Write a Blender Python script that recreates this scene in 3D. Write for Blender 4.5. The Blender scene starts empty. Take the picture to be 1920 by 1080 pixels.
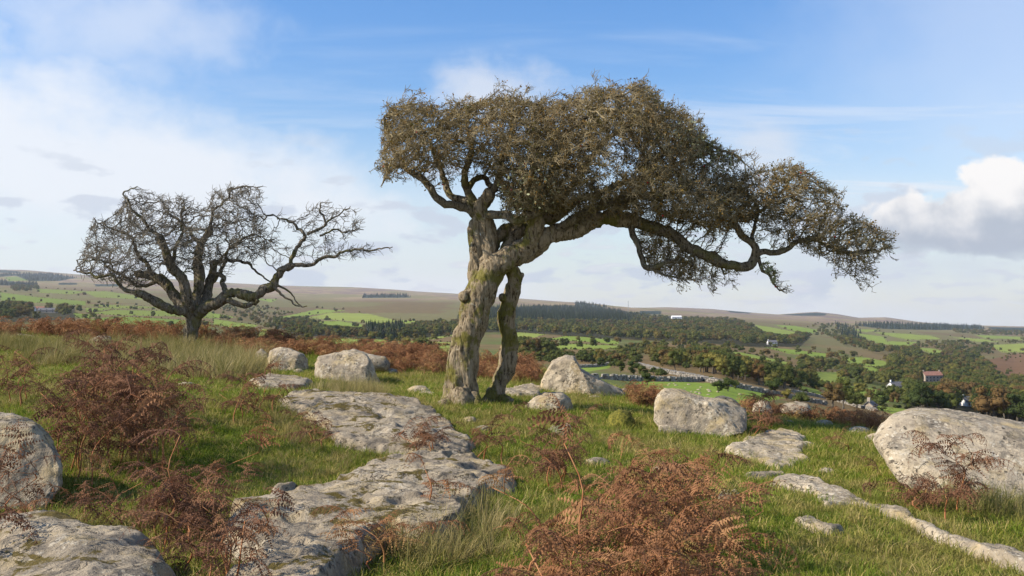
import bpy, bmesh, math, random
import numpy as np
from mathutils import Vector, Matrix, kdtree, Euler

random.seed(7)
rng = np.random.default_rng(11)
SC = bpy.context.scene
COL = SC.collection

# ------------------------------------------------------------------ camera
FPX = 1867.0                       # focal length in pixels of a 1920 wide frame (35 mm lens)
EYE = np.array((0.0, 0.0, 1.5))
TILT = math.atan(45.0 / FPX)
cam_d = bpy.data.cameras.new('camera')
cam_d.lens = 36.0 * FPX / 1920.0
cam_d.sensor_width = 36.0
cam_d.clip_start = 0.05
cam_d.clip_end = 60000.0
cam = bpy.data.objects.new('camera', cam_d)
cam.location = EYE
cam.rotation_euler = (math.pi / 2 + TILT, 0, 0)
COL.objects.link(cam)
SC.camera = cam

# ------------------------------------------------------------------ light and sky
SUN_EL = math.radians(36.0)
SUN_BEHIND = math.radians(12.0)    # the sun stands to the left and a little behind the camera
to_sun = Vector((-math.cos(SUN_EL) * math.cos(SUN_BEHIND), -math.cos(SUN_EL) * math.sin(SUN_BEHIND), math.sin(SUN_EL)))
sun_d = bpy.data.lights.new('sun', 'SUN')
sun_d.energy = 5.0
sun_d.angle = math.radians(0.53)
sun_d.color = (1.0, 0.89, 0.74)
sun = bpy.data.objects.new('sun', sun_d)
sun.rotation_euler = to_sun.to_track_quat('Z', 'Y').to_euler()
sun.location = (-30, -10, 40)
COL.objects.link(sun)

SC.view_settings.view_transform = 'Standard'
SC.view_settings.look = 'None'
SC.view_settings.gamma = 1.0
SC.view_settings.use_curve_mapping = False
SC.view_settings.exposure = 0.62
SC.cycles.max_bounces = 6
SC.cycles.diffuse_bounces = 3
SC.cycles.transmission_bounces = 3
SC.cycles.transparent_max_bounces = 6
SC.cycles.volume_bounces = 0


class NT:
    """small helper for building node trees"""
    def __init__(self, tree):
        self.t = tree
        self.t.nodes.clear()

    def n(self, kind, inputs=None, **props):
        nd = self.t.nodes.new(kind)
        for k, v in props.items():
            setattr(nd, k, v)
        if inputs:
            for k, v in inputs.items():
                self.set(nd.inputs[k], v)
        return nd

    def set(self, sock, v):
        if isinstance(v, bpy.types.NodeSocket):
            self.t.links.new(v, sock)
        elif isinstance(v, bpy.types.Node):
            self.t.links.new(v.outputs[0], sock)
        elif hasattr(sock.default_value, '__len__') and not isinstance(v, str):
            d = len(sock.default_value)
            v = tuple(v)
            sock.default_value = v + (1.0,) if len(v) == 3 and d == 4 else v
        else:
            sock.default_value = v

    def m(self, op, a, b=0.0, c=0.0, clamp=False):
        nd = self.t.nodes.new('ShaderNodeMath')
        nd.operation = op
        nd.use_clamp = clamp
        self.set(nd.inputs[0], a)
        self.set(nd.inputs[1], b)
        self.set(nd.inputs[2], c)
        return nd.outputs[0]

    def ss(self, x, lo, hi):
        nd = self.t.nodes.new('ShaderNodeMapRange')
        nd.interpolation_type = 'SMOOTHSTEP'
        self.set(nd.inputs[0], x)
        self.set(nd.inputs[1], lo)
        self.set(nd.inputs[2], hi)
        return nd.outputs[0]

    def mix(self, f, a, b):
        nd = self.t.nodes.new('ShaderNodeMix')
        nd.data_type = 'RGBA'
        nd.clamp_factor = True
        self.set(nd.inputs[0], f)
        self.set(nd.inputs[6], a)
        self.set(nd.inputs[7], b)
        return nd.outputs[2]

    def noise(self, vec, scale, detail=4.0, rough=0.55, dist=0.0, lac=2.0):
        nd = self.t.nodes.new('ShaderNodeTexNoise')
        if vec is not None:
            self.set(nd.inputs['Vector'], vec)
        nd.inputs['Scale'].default_value = scale
        nd.inputs['Detail'].default_value = detail
        nd.inputs['Roughness'].default_value = rough
        nd.inputs['Distortion'].default_value = dist
        nd.inputs['Lacunarity'].default_value = lac
        return nd.outputs[0]

    def xyz(self, x, y, z=0.0):
        nd = self.t.nodes.new('ShaderNodeCombineXYZ')
        for i, v in enumerate((x, y, z)):
            self.set(nd.inputs[i], v)
        return nd.outputs[0]

    def ramp(self, fac, stops):
        nd = self.t.nodes.new('ShaderNodeValToRGB')
        e = nd.color_ramp.elements
        while len(e) < len(stops):
            e.new(0.5)
        for el, (p, c) in zip(e, stops):
            el.position = p
            el.color = tuple(c) + (1.0,) if len(c) == 3 else c
        self.set(nd.inputs[0], fac)
        return nd.outputs[0]


def build_world():
    w = bpy.data.worlds.new('World')
    SC.world = w
    w.use_nodes = True
    T = NT(w.node_tree)
    sky = T.n('ShaderNodeTexSky')
    sky.sky_type = 'NISHITA'
    sky.sun_disc = False
    sky.sun_elevation = SUN_EL
    sky.sun_rotation = math.atan2(to_sun.x, to_sun.y)
    sky.altitude = 350
    sky.air_density = 1.0
    sky.dust_density = 0.6
    sky.ozone_density = 1.4
    co = T.n('ShaderNodeTexCoord').outputs['Generated']
    sp = T.n('ShaderNodeSeparateXYZ', {0: co})
    x, y, z = sp.outputs
    az = T.m('ARCTAN2', x, y)
    el = T.m('ARCSINE', z)
    # coordinates on a cloud layer seen in perspective
    den = T.m('ADD', T.m('ABSOLUTE', z), 0.10)
    lay = T.xyz(T.m('DIVIDE', x, den), T.m('DIVIDE', y, den))
    base = sky.outputs[0]
    # a clear saturated blue high up
    hi = T.ss(el, 0.0, 0.34)
    base = T.mix(1.0, base, T.n('ShaderNodeMix', {0: 1.0, 6: base, 7: T.mix(hi, (1.04, 1.03, 1.0), (0.52, 0.90, 1.26))}, data_type='RGBA', blend_type='MULTIPLY').outputs[2])

    warp = T.noise(T.xyz(az, el), 5.0, 5, 0.6)
    warp2 = T.noise(T.xyz(T.m('ADD', az, 7.3), T.m('MULTIPLY', el, 1.5)), 13.0, 6, 0.62)
    ww = T.m('ADD', T.m('MULTIPLY', T.m('SUBTRACT', warp, 0.5), 0.16), T.m('MULTIPLY', T.m('SUBTRACT', warp2, 0.5), 0.11))
    # the broad white sheet: its upper edge climbs towards the left
    edge = T.m('ADD', 0.085, T.m('MULTIPLY', az, -0.37))
    edge = T.m('MINIMUM', edge, 0.30)
    edge = T.m('MAXIMUM', edge, 0.045)
    sheet = T.ss(T.m('ADD', T.m('SUBTRACT', edge, el), ww), -0.035, 0.075)
    # cirrus veil with streaks
    streak = T.n('ShaderNodeMapping', {0: lay})
    streak.inputs['Rotation'].default_value = (0, 0, math.radians(-32))
    streak.inputs['Scale'].default_value = (0.55, 1.5, 1.0)
    ci = T.noise(streak.outputs[0], 1.15, 8, 0.62, 1.0)
    veil_amt = T.m('MULTIPLY', T.ss(az, -0.05, 0.36), T.ss(el, 0.30, 0.06))
    veil = T.m('MULTIPLY', T.ss(ci, 0.40, 0.72), T.m('ADD', 0.34, T.m('MULTIPLY', veil_amt, 0.60)))
    veil2 = T.m('MULTIPLY', T.ss(T.m('ADD', az, T.m('MULTIPLY', ww, 1.2)), 0.16, 0.50), 0.42)
    veil2 = T.m('MULTIPLY', veil2, T.ss(el, 0.75, 0.28))
    veil = T.m('MAXIMUM', veil, veil2)
    # a plume rising from the sheet, high on the left
    def blob(a0, e0, ra, re, soft=0.55, wv=2.2, flat=None):
        da = T.m('DIVIDE', T.m('SUBTRACT', az, a0), ra)
        de = T.m('DIVIDE', T.m('SUBTRACT', el, e0), re)
        d = T.m('SQRT', T.m('ADD', T.m('MULTIPLY', da, da), T.m('MULTIPLY', de, de)))
        d = T.m('SUBTRACT', d, T.m('MULTIPLY', T.m('SUBTRACT', puff, 0.5), wv))
        return T.ss(d, 1.0 + soft * 0.5, 1.0 - soft)
    puff = T.noise(T.xyz(az, T.m('MULTIPLY', el, 1.25)), 19.0, 7, 0.56, 0.2)
    plume = T.m('MULTIPLY', blob(-0.375, 0.262, 0.12, 0.055, 1.0, 1.6), 0.60)
    white = T.m('MAXIMUM', T.m('MAXIMUM', sheet, veil), plume)
    # lower sky whitens, with a cyan gap just over the hills
    white = T.m('MAXIMUM', white, T.m('MULTIPLY', T.ss(el, 0.20, 0.07), 0.55))
    gap = T.m('MULTIPLY', T.ss(T.m('ADD', el, T.m('MULTIPLY', ww, 0.5)), 0.020, 0.05), T.ss(T.m('ADD', el, T.m('MULTIPLY', ww, 0.5)), 0.115, 0.07))
    white = T.m('MULTIPLY', white, T.m('SUBTRACT', 1.0, T.m('MULTIPLY', gap, 0.36)))
    wcol = T.mix(T.ss(el, 0.0, 0.25), (6.0, 6.15, 6.35), (5.8, 6.05, 6.5))
    c = T.mix(T.m('MULTIPLY', white, 0.93), base, wcol)
    # small grey scud drifting low
    pat = T.noise(T.xyz(T.m('ADD', az, 3.1), T.m('MULTIPLY', el, 2.6)), 14.0, 5, 0.5, 0.1)
    band = T.m('MULTIPLY', T.ss(el, 0.004, 0.02), T.ss(el, 0.20, 0.10))
    sc1 = T.m('MULTIPLY', T.ss(pat, 0.55, 0.63), band)
    c = T.mix(T.m('MULTIPLY', sc1, 0.8), c, (4.1, 4.5, 5.2))
    pat2 = T.noise(T.xyz(T.m('ADD', az, 9.7), T.m('MULTIPLY', el, 4.2)), 17.0, 5, 0.5, 0.1)
    band2 = T.m('MULTIPLY', T.ss(el, -0.01, 0.012), T.ss(el, 0.085, 0.055))
    sc2 = T.m('MULTIPLY', T.ss(pat2, 0.52, 0.62), band2)
    c = T.mix(T.m('MULTIPLY', sc2, 0.62), c, T.mix(T.ss(pat2, 0.58, 0.72), (4.9, 5.0, 5.5), (6.2, 6.0, 6.1)))
    # soft cumulus beside the big tree and over its right end
    for a0, e0, ra, re, amt, colr in ((-0.022, 0.222, 0.060, 0.030, 0.72, (5.4, 5.6, 6.0)),
                                      (0.25, 0.158, 0.045, 0.030, 0.60, (5.2, 5.4, 5.8)),
                                      (0.515, 0.185, 0.040, 0.035, 0.55, (4.5, 4.8, 5.4)),
                                      (0.34, 0.045, 0.17, 0.022, 0.55, (4.7, 5.0, 5.6)),
                                      (0.30, 0.083, 0.10, 0.035, 0.45, (5.0, 5.3, 5.9))):
        c = T.mix(T.m('MULTIPLY', blob(a0, e0, ra, re, 0.8, 1.9), amt), c, colr)
    # the big cumulus on the right: white head, grey base
    lump = T.noise(T.xyz(az, el), 34.0, 5, 0.5, 0.15)
    cu = T.m('MAXIMUM', blob(0.482, 0.090, 0.100, 0.042, 0.13, 1.7), blob(0.395, 0.076, 0.055, 0.030, 0.15, 1.7))
    cu = T.m('MULTIPLY', cu, T.ss(T.m('ADD', el, T.m('MULTIPLY', T.m('SUBTRACT', puff, 0.5), 0.05)), 0.040, 0.062))
    sh = T.ss(T.m('ADD', T.m('ADD', el, T.m('MULTIPLY', az, -0.05)), T.m('MULTIPLY', T.m('SUBTRACT', lump, 0.5), 0.10)), 0.040, 0.098)
    c = T.mix(T.m('MULTIPLY', cu, 0.97), c, T.mix(sh, (3.2, 3.5, 4.0), (7.0, 6.75, 6.5)))
    bg = T.n('ShaderNodeBackground', {0: c, 1: 0.10})
    out = T.n('ShaderNodeOutputWorld', {0: bg})


build_world()

# ------------------------------------------------------------------ projection and noise helpers
CT, ST = math.cos(TILT), math.sin(TILT)


def ray(px, py):
    px = np.asarray(px, float); py = np.asarray(py, float)
    a = (px - 960) / FPX; b = (540 - py) / FPX
    return np.stack([a, CT - ST * b, ST + CT * b], -1)


def W(px, py, Y):
    """world point seen at a photograph pixel, at forward distance Y"""
    d = ray(px, py)
    return EYE + d * (np.asarray(Y, float) / d[..., 1])[..., None]


def project(X, Y, Z):
    z = Z - EYE[2]
    f = Y * CT + z * ST
    v = -Y * ST + z * CT
    return 960 + FPX * X / f, 540 - FPX * v / f


def _h(ix, iy, iz, seed):
    n = (ix * 374761393 + iy * 668265263 + iz * 2147483647 + seed * 974634777) & 0xFFFFFFFF
    n = ((n ^ (n >> 13)) * 1274126177) & 0xFFFFFFFF
    n = ((n ^ (n >> 16)) * 2246822519) & 0xFFFFFFFF
    return ((n ^ (n >> 15)) & 0xFFFFFF) / float(0xFFFFFF)


def vnoise(p, seed=0):
    p = np.asarray(p, float)
    i = np.floor(p).astype(np.int64)
    f = p - i
    f = f * f * (3 - 2 * f)
    r = 0
    for dx in (0, 1):
        wx = f[..., 0] if dx else 1 - f[..., 0]
        for dy in (0, 1):
            wy = f[..., 1] if dy else 1 - f[..., 1]
            for dz in (0, 1):
                wz = f[..., 2] if dz else 1 - f[..., 2]
                r = r + wx * wy * wz * _h(i[..., 0] + dx, i[..., 1] + dy, i[..., 2] + dz, seed)
    return r * 2 - 1


def fbm(p, octs=4, seed=0, gain=0.5):
    p = np.asarray(p, float)
    a, s, t = 1.0, 0.0, 0.0
    for o in range(octs):
        s = s + a * vnoise(p * (2.03 ** o) + 17.3 * o, seed + o)
        t += a
        a *= gain
    return s / t


def fbm2(X, Y, octs=4, seed=0, gain=0.5):
    return fbm(np.stack([X, Y, np.zeros_like(X) + 0.37 * seed], -1), octs, seed, gain)


def sstep(x, lo, hi):
    t = np.clip((x - lo) / (hi - lo), 0, 1)
    return t * t * (3 - 2 * t)


def in_poly(x, y, poly):
    x = np.asarray(x); y = np.asarray(y)
    r = np.zeros(x.shape, bool)
    n = len(poly)
    for k in range(n):
        x0, y0 = poly[k]; x1, y1 = poly[(k + 1) % n]
        if y0 == y1:
            continue
        c = ((y0 > y) != (y1 > y)) & (x < (x1 - x0) * (y - y0) / (y1 - y0) + x0)
        r ^= c
    return r


def poly_dist(x, y, poly):
    d = np.full(np.shape(x), 1e9)
    n = len(poly)
    for k in range(n):
        ax, ay = poly[k]; bx, by = poly[(k + 1) % n]
        vx, vy = bx - ax, by - ay
        L = vx * vx + vy * vy + 1e-12
        t = np.clip(((x - ax) * vx + (y - ay) * vy) / L, 0, 1)
        d = np.minimum(d, np.hypot(x - ax - t * vx, y - ay - t * vy))
    return d


# ------------------------------------------------------------------ mesh helpers
def mk_mesh(name, V, faces, smooth=True):
    V = np.ascontiguousarray(V, dtype=np.float32)
    me = bpy.data.meshes.new(name)
    me.vertices.add(len(V))
    me.vertices.foreach_set('co', V.ravel())
    if not isinstance(faces, (list, tuple)):
        faces = [faces]
    faces = [np.ascontiguousarray(f, dtype=np.int32) for f in faces if len(f)]
    if faces:
        li = np.concatenate([f.ravel() for f in faces])
        tot = np.concatenate([np.full(len(f), f.shape[1], np.int32) for f in faces])
        st = np.concatenate([[0], np.cumsum(tot)[:-1]]).astype(np.int32)
        me.loops.add(len(li))
        me.loops.foreach_set('vertex_index', li)
        me.polygons.add(len(tot))
        me.polygons.foreach_set('loop_start', st)
        me.polygons.foreach_set('loop_total', tot)
        me.polygons.foreach_set('use_smooth', np.full(len(tot), smooth, bool))
    me.update(calc_edges=True)
    me.validate()
    return me


def link(name, me, mat=None, parent=None, loc=None):
    o = bpy.data.objects.new(name, me)
    COL.objects.link(o)
    if mat is not None and me is not None and len(me.materials) == 0:
        me.materials.append(mat)
    if parent is not None:
        o.parent = parent
    if loc is not None:
        o.location = loc
    return o


def tag(o, label=None, cat=None, group=None, kind=None):
    if label: o['label'] = label
    if cat: o['category'] = cat
    if group: o['group'] = group
    if kind: o['kind'] = kind
    return o


class Acc:
    """collects vertices and faces"""
    def __init__(self):
        self.v, self.q, self.t, self.n = [], [], [], 0

    def add(self, V, Q=None, T=None):
        V = np.asarray(V, float).reshape(-1, 3)
        if Q is not None and len(Q): self.q.append(np.asarray(Q) + self.n)
        if T is not None and len(T): self.t.append(np.asarray(T) + self.n)
        self.v.append(V)
        self.n += len(V)

    def mesh(self, name, smooth=True):
        f = []
        if self.q: f.append(np.concatenate(self.q))
        if self.t: f.append(np.concatenate(self.t))
        return mk_mesh(name, np.concatenate(self.v), f, smooth)


def catmull(P, n):
    P = np.asarray(P, float)
    Q = np.vstack([2 * P[0] - P[1], P, 2 * P[-1] - P[-2]])
    out = []
    seg = len(P) - 1
    for t in np.linspace(0, seg, n):
        i = min(int(t), seg - 1); f = t - i
        a, b, c, d = Q[i], Q[i + 1], Q[i + 2], Q[i + 3]
        out.append(0.5 * ((2 * b) + (-a + c) * f + (2 * a - 5 * b + 4 * c - d) * f * f + (-a + 3 * b - 3 * c + d) * f ** 3))
    return np.array(out)


def tube(acc, P, R, sides=6, cap=True, lump=0.0, seed=0, ridges=0.0):
    P = np.asarray(P, float); R = np.asarray(R, float)
    n = len(P)
    T = np.gradient(P, axis=0)
    T /= np.linalg.norm(T, axis=1)[:, None] + 1e-9
    ref = np.array((0.3, 0.9, 0.2)) if abs(T[0] @ np.array((0.3, 0.9, 0.2))) < 0.9 else np.array((1.0, 0, 0))
    N = np.zeros_like(P)
    u = ref - T[0] * (ref @ T[0]); u /= np.linalg.norm(u)
    for i in range(n):
        u = u - T[i] * (u @ T[i]); u /= np.linalg.norm(u) + 1e-9
        N[i] = u
    B = np.cross(T, N)
    th = np.arange(sides) * 2 * math.pi / sides
    dirs = N[:, None, :] * np.cos(th)[None, :, None] + B[:, None, :] * np.sin(th)[None, :, None]
    rr = R[:, None] * np.ones((1, sides))
    if lump or ridges:
        s = np.concatenate([[0], np.cumsum(np.linalg.norm(np.diff(P, axis=0), axis=1))])
        base = P[:, None, :] + dirs * rr[..., None]
        if lump:
            k = 0.55 / max(R.mean(), 0.01)
            rr = rr * (1 + lump * fbm(base * k + seed, 3, seed))
        if ridges:
            ph = fbm(np.stack([s * 1.3, s * 0, s * 0], -1) + seed, 2, seed)[:, None] * 1.5 + s[:, None] * 0.9
            rg = np.sin(th[None] * 5 + ph * 2) * 0.5 + np.sin(th[None] * 9 - ph * 3 + 1) * 0.35
            rr = rr * (1 + ridges * rg)
    V = P[:, None, :] + dirs * rr[..., None]
    i = np.arange(n - 1)[:, None] * sides
    j = np.arange(sides)[None]
    j2 = (j + 1) % sides
    Q = np.stack([i + j, i + j2, i + sides + j2, i + sides + j], -1).reshape(-1, 4)
    V = V.reshape(-1, 3)
    Tt = None
    if cap:
        V = np.vstack([V, P[:1] - T[:1] * R[0] * 0.3, P[-1:] + T[-1:] * R[-1] * 0.6])
        a, b = n * sides, n * sides + 1
        k = np.arange(sides); k2 = (k + 1) % sides
        Tt = np.vstack([np.stack([k2, k, np.full(sides, a)], -1), np.stack([(n - 1) * sides + k, (n - 1) * sides + k2, np.full(sides, b)], -1)])
    acc.add(V, Q, Tt)


# ------------------------------------------------------------------ materials
def new_mat(name):
    m = bpy.data.materials.new(name)
    m.use_nodes = True
    return m, NT(m.node_tree)


def finish(T, col, rough=0.9, bump=None, bstr=0.4, bdist=0.02, spec=0.2, transl=0.0, tcol=None):
    p = T.n('ShaderNodeBsdfPrincipled', {'Base Color': col, 'Roughness': rough, 'Specular IOR Level': spec})
    nrm = None
    if bump is not None:
        b = T.n('ShaderNodeBump', {'Height': bump, 'Strength': bstr, 'Distance': bdist})
        nrm = b.outputs[0]
        T.set(p.inputs['Normal'], nrm)
    sh = p.outputs[0]
    if transl:
        tr = T.n('ShaderNodeBsdfTranslucent', {'Color': tcol if tcol is not None else col})
        sh = T.n('ShaderNodeMixShader', {0: transl, 1: sh, 2: tr}).outputs[0]
    T.n('ShaderNodeOutputMaterial', {0: sh})


def mat_granite(name, warm=0.0, moss=0.25, light=1.0, dark=0.5):
    m, T = new_mat(name)
    g = T.n('ShaderNodeNewGeometry')
    pos = g.outputs['Position']
    nz = T.n('ShaderNodeSeparateXYZ', {0: g.outputs['True Normal']}).outputs[2]
    big = T.noise(pos, 1.7, 5, 0.6, 0.3)
    mid = T.noise(pos, 7.0, 6, 0.65, 0.4)
    fine = T.noise(pos, 60.0, 4, 0.7)
    k = light
    c = T.ramp(T.m('ADD', T.m('MULTIPLY', big, 0.6), T.m('MULTIPLY', mid, 0.4)), [(0.34, (0.15 * k, 0.135 * k, 0.115 * k)), (0.47, (0.28 * k, 0.248 * k, 0.20 * k)), (0.56, (0.38 * k, 0.338 * k, 0.27 * k)), (0.68, (0.49 * k, 0.44 * k, 0.355 * k))])
    # grey and black lichen crusts
    c = T.mix(T.m('MULTIPLY', T.ss(T.noise(pos, 4.2, 8, 0.72, 0.6), 0.53, 0.60), dark), c, (0.085, 0.08, 0.075))
    # pale crustose lichen discs
    wv = T.n('ShaderNodeVectorMath', {0: pos, 1: T.n('ShaderNodeTexNoise', {'Vector': pos, 'Scale': 9.0, 'Detail': 3.0}).outputs[1]}, operation='ADD')
    vo = T.n('ShaderNodeTexVoronoi', {'Vector': wv.outputs[0], 'Scale': 5.5})
    disc = T.m('MULTIPLY', T.ss(vo.outputs['Distance'], 0.42, 0.28), T.ss(T.noise(pos, 2.4, 3), 0.46, 0.58))
    c = T.mix(T.m('MULTIPLY', disc, 0.6), c, (0.52 * k, 0.50 * k, 0.44 * k))
    # ochre stain
    oc = T.ss(T.noise(T.n('ShaderNodeVectorMath', {0: pos, 1: (3.1, 8.2, 1.7)}, operation='ADD').outputs[0], 3.0, 5, 0.6), 0.50, 0.66)
    c = T.mix(T.m('MULTIPLY', oc, 0.35 + warm), c, (0.46, 0.37, 0.19))
    # speckle
    c = T.mix(T.m('MULTIPLY', T.ss(fine, 0.56, 0.68), 0.6), c, (0.10, 0.095, 0.085))
    c = T.mix(T.m('MULTIPLY', T.ss(fine, 0.40, 0.30), 0.45), c, (0.52, 0.49, 0.43))
    # black spots and pits
    sv = T.n('ShaderNodeTexVoronoi', {'Vector': pos, 'Scale': 16.0, 'Randomness': 1.0})
    spots = T.m('MULTIPLY', T.ss(sv.outputs['Distance'], 0.30, 0.16), T.ss(T.noise(pos, 6.0, 4, 0.6), 0.50, 0.58))
    c = T.mix(T.m('MULTIPLY', spots, 0.85), c, (0.045, 0.042, 0.036))
    # moss in pockets on flat tops
    mm = T.m('MULTIPLY', T.ss(T.noise(pos, 2.9, 8, 0.72, 0.3), 0.54, 0.58), T.ss(nz, 0.55, 0.85))
    mc = T.mix(T.noise(pos, 40, 3), (0.035, 0.035, 0.010), (0.14, 0.105, 0.022))
    c = T.mix(T.m('MULTIPLY', mm, moss), c, mc)
    # cracks
    vc = T.n('ShaderNodeTexVoronoi', {'Vector': wv.outputs[0], 'Scale': 1.5}, feature='DISTANCE_TO_EDGE')
    crack = T.m('MULTIPLY', T.ss(vc.outputs[0], 0.022, 0.004), T.ss(big, 0.45, 0.56))
    c = T.mix(T.m('MULTIPLY', crack, 0.7), c, (0.06, 0.055, 0.05))
    c = T.n('ShaderNodeMix', {0: 1.0, 6: c, 7: (1.06, 1.0, 0.90)}, data_type='RGBA', blend_type='MULTIPLY').outputs[2]
    h = T.m('ADD', T.m('MULTIPLY', mid, 1.2), T.m('MULTIPLY', fine, 0.5))
    h = T.m('SUBTRACT', h, T.m('MULTIPLY', crack, 0.8))
    finish(T, c, 0.92, h, 0.9, 0.03, 0.15)
    return m


def mat_bark(name, grey=(0.30, 0.265, 0.21), moss=0.8, scale=1.0):
    m, T = new_mat(name)
    g = T.n('ShaderNodeNewGeometry')
    pos = g.outputs['Position']
    st = T.n('ShaderNodeMapping', {0: pos})
    st.inputs['Scale'].default_value = (1.0, 1.0, 0.22)
    st.inputs['Rotation'].default_value = (0, math.radians(14), 0)
    fib = T.noise(st.outputs[0], 38.0 * scale, 6, 0.65, 0.8)
    fib2 = T.noise(st.outputs[0], 14.0 * scale, 5, 0.6, 0.6)
    gx = grey
    c = T.ramp(T.m('ADD', T.m('MULTIPLY', fib, 0.6), T.m('MULTIPLY', fib2, 0.4)),
               [(0.41, (gx[0] * 0.16, gx[1] * 0.14, gx[2] * 0.12)), (0.49, (gx[0] * 0.75, gx[1] * 0.72, gx[2] * 0.66)), (0.62, gx), (0.75, (gx[0] * 1.35, gx[1] * 1.35, gx[2] * 1.35))])
    li = T.ss(T.noise(pos, 16, 4, 0.6), 0.60, 0.70)
    c = T.mix(T.m('MULTIPLY', li, 0.5), c, (0.42, 0.42, 0.34))
    mo = T.ss(T.m('ADD', T.noise(pos, 3.2, 5, 0.6, 0.3), T.m('MULTIPLY', T.m('SUBTRACT', fib, 0.5), 0.35)), 0.50, 0.60)
    mc = T.mix(T.noise(pos, 55, 3), (0.06, 0.065, 0.010), (0.20, 0.18, 0.03))
    c = T.mix(T.m('MULTIPLY', mo, moss), c, mc)
    finish(T, c, 0.95, T.m('ADD', fib, T.m('MULTIPLY', fib2, 1.5)), 1.0, 0.03, 0.1)
    return m


def mat_simple(name, ca, cb, scale=12.0, rough=0.9, transl=0.0, rnd=None, bump=0.0, bdist=0.01, spec=0.15):
    """two-colour noise, optionally a random tint per object"""
    m, T = new_mat(name)
    pos = T.n('ShaderNodeNewGeometry').outputs['Position']
    nn = T.noise(pos, scale, 4, 0.6)
    c = T.mix(T.ss(nn, 0.35, 0.65), ca, cb)
    if rnd:
        r = T.n('ShaderNodeObjectInfo').outputs['Random']
        c = T.n('ShaderNodeMix', {0: 0.85, 6: c, 7: T.ramp(r, rnd)}, data_type='RGBA', blend_type='MIX').outputs[2]
        c = T.mix(T.m('MULTIPLY', nn, 0.3), c, ca)
    finish(T, c, rough, nn if bump else None, bump, bdist, spec, transl)
    return m


M = {}
M['granite'] = mat_granite('granite', 0.05, 0.5, 0.95, 0.7)
M['granite_pale'] = mat_granite('granite_pale', 0.2, 0.3, 1.12, 0.55)
M['granite_slab'] = mat_granite('granite_slab', 0.0, 0.95, 0.88, 0.8)
M['bark'] = mat_bark('bark', (0.34, 0.28, 0.195), 0.8)
M['bark_limb'] = mat_bark('bark_limb', (0.24, 0.205, 0.15), 0.55, 1.6)
M['bark_left'] = mat_bark('bark_left', (0.23, 0.20, 0.155), 0.55, 1.2)
M['twig'] = mat_simple('twig', (0.125, 0.097, 0.046), (0.33, 0.27, 0.16), 5.0)
M['twig_left'] = mat_simple('twig_left', (0.09, 0.078, 0.06), (0.21, 0.185, 0.145), 2.0)
M['haw_leaf'] = mat_simple('haw_leaf', (0.12, 0.11, 0.022), (0.27, 0.15, 0.04), 2.2, transl=0.3)
M['lichen'] = mat_simple('lichen', (0.26, 0.27, 0.13), (0.42, 0.43, 0.27), 9.0)
M['berry'] = mat_simple('berry', (0.35, 0.02, 0.02), (0.45, 0.03, 0.03), 9.0, 0.4)
M['cut_wood'] = mat_simple('cut_wood', (0.34, 0.22, 0.12), (0.46, 0.33, 0.2), 30.0)
M['moss'] = mat_simple('moss', (0.05, 0.055, 0.01), (0.19, 0.17, 0.03), 30.0, bump=0.8)


def mat_grass():
    m, T = new_mat('grass_blades')
    pos = T.n('ShaderNodeNewGeometry').outputs['Position']
    r = T.n('ShaderNodeObjectInfo').outputs['Random']
    patch = T.noise(pos, 0.55, 4, 0.6)
    patch2 = T.noise(pos, 2.6, 4, 0.6)
    g = T.ramp(r, [(0.0, (0.095, 0.155, 0.014)), (0.45, (0.175, 0.235, 0.022)), (0.70, (0.28, 0.285, 0.045)), (0.84, (0.42, 0.34, 0.105)), (1.0, (0.52, 0.42, 0.16))])
    dry = T.m('MULTIPLY', T.ss(T.m('ADD', T.m('MULTIPLY', patch, 0.6), T.m('MULTIPLY', patch2, 0.4)), 0.48, 0.60), 0.7)
    c = T.mix(dry, g, T.ramp(r, [(0.0, (0.22, 0.205, 0.045)), (0.6, (0.32, 0.26, 0.085)), (1.0, (0.42, 0.33, 0.15))]))
    finish(T, c, 0.65, spec=0.2, transl=0.38)
    return m


def mat_ground():
    m, T = new_mat('moor_turf')
    pos = T.n('ShaderNodeNewGeometry').outputs['Position']
    a = T.noise(pos, 0.55, 4, 0.6)
    b = T.noise(pos, 5.0, 6, 0.65)
    f = T.noise(pos, 45.0, 4, 0.7)
    c = T.mix(T.ss(b, 0.35, 0.65), (0.045, 0.070, 0.010), (0.15, 0.18, 0.028))
    c = T.mix(T.m('MULTIPLY', T.ss(a, 0.48, 0.62), 0.75), c, (0.25, 0.20, 0.075))
    c = T.mix(T.m('MULTIPLY', T.ss(f, 0.5, 0.7), 0.5), c, (0.055, 0.04, 0.02))
    finish(T, c, 0.95, T.m('ADD', f, b), 0.9, 0.04, 0.1)
    return m


def mat_land():
    m, T = new_mat('valley_land')
    at = T.n('ShaderNodeAttribute', attribute_name='cover')
    pos = T.n('ShaderNodeNewGeometry').outputs['Position']
    a = T.noise(pos, 0.035, 6, 0.7)
    b = T.noise(pos, 0.30, 4, 0.7)
    v = T.m('ADD', T.m('MULTIPLY', a, 0.9), T.m('MULTIPLY', b, 0.55))
    v = T.m('ADD', 0.28, v)
    c = T.n('ShaderNodeMix', {0: 1.0, 6: at.outputs[0], 7: T.xyz(v, v, v)}, data_type='RGBA', blend_type='MULTIPLY').outputs[2]
    finish(T, c, 0.95, spec=0.05)
    return m


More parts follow.
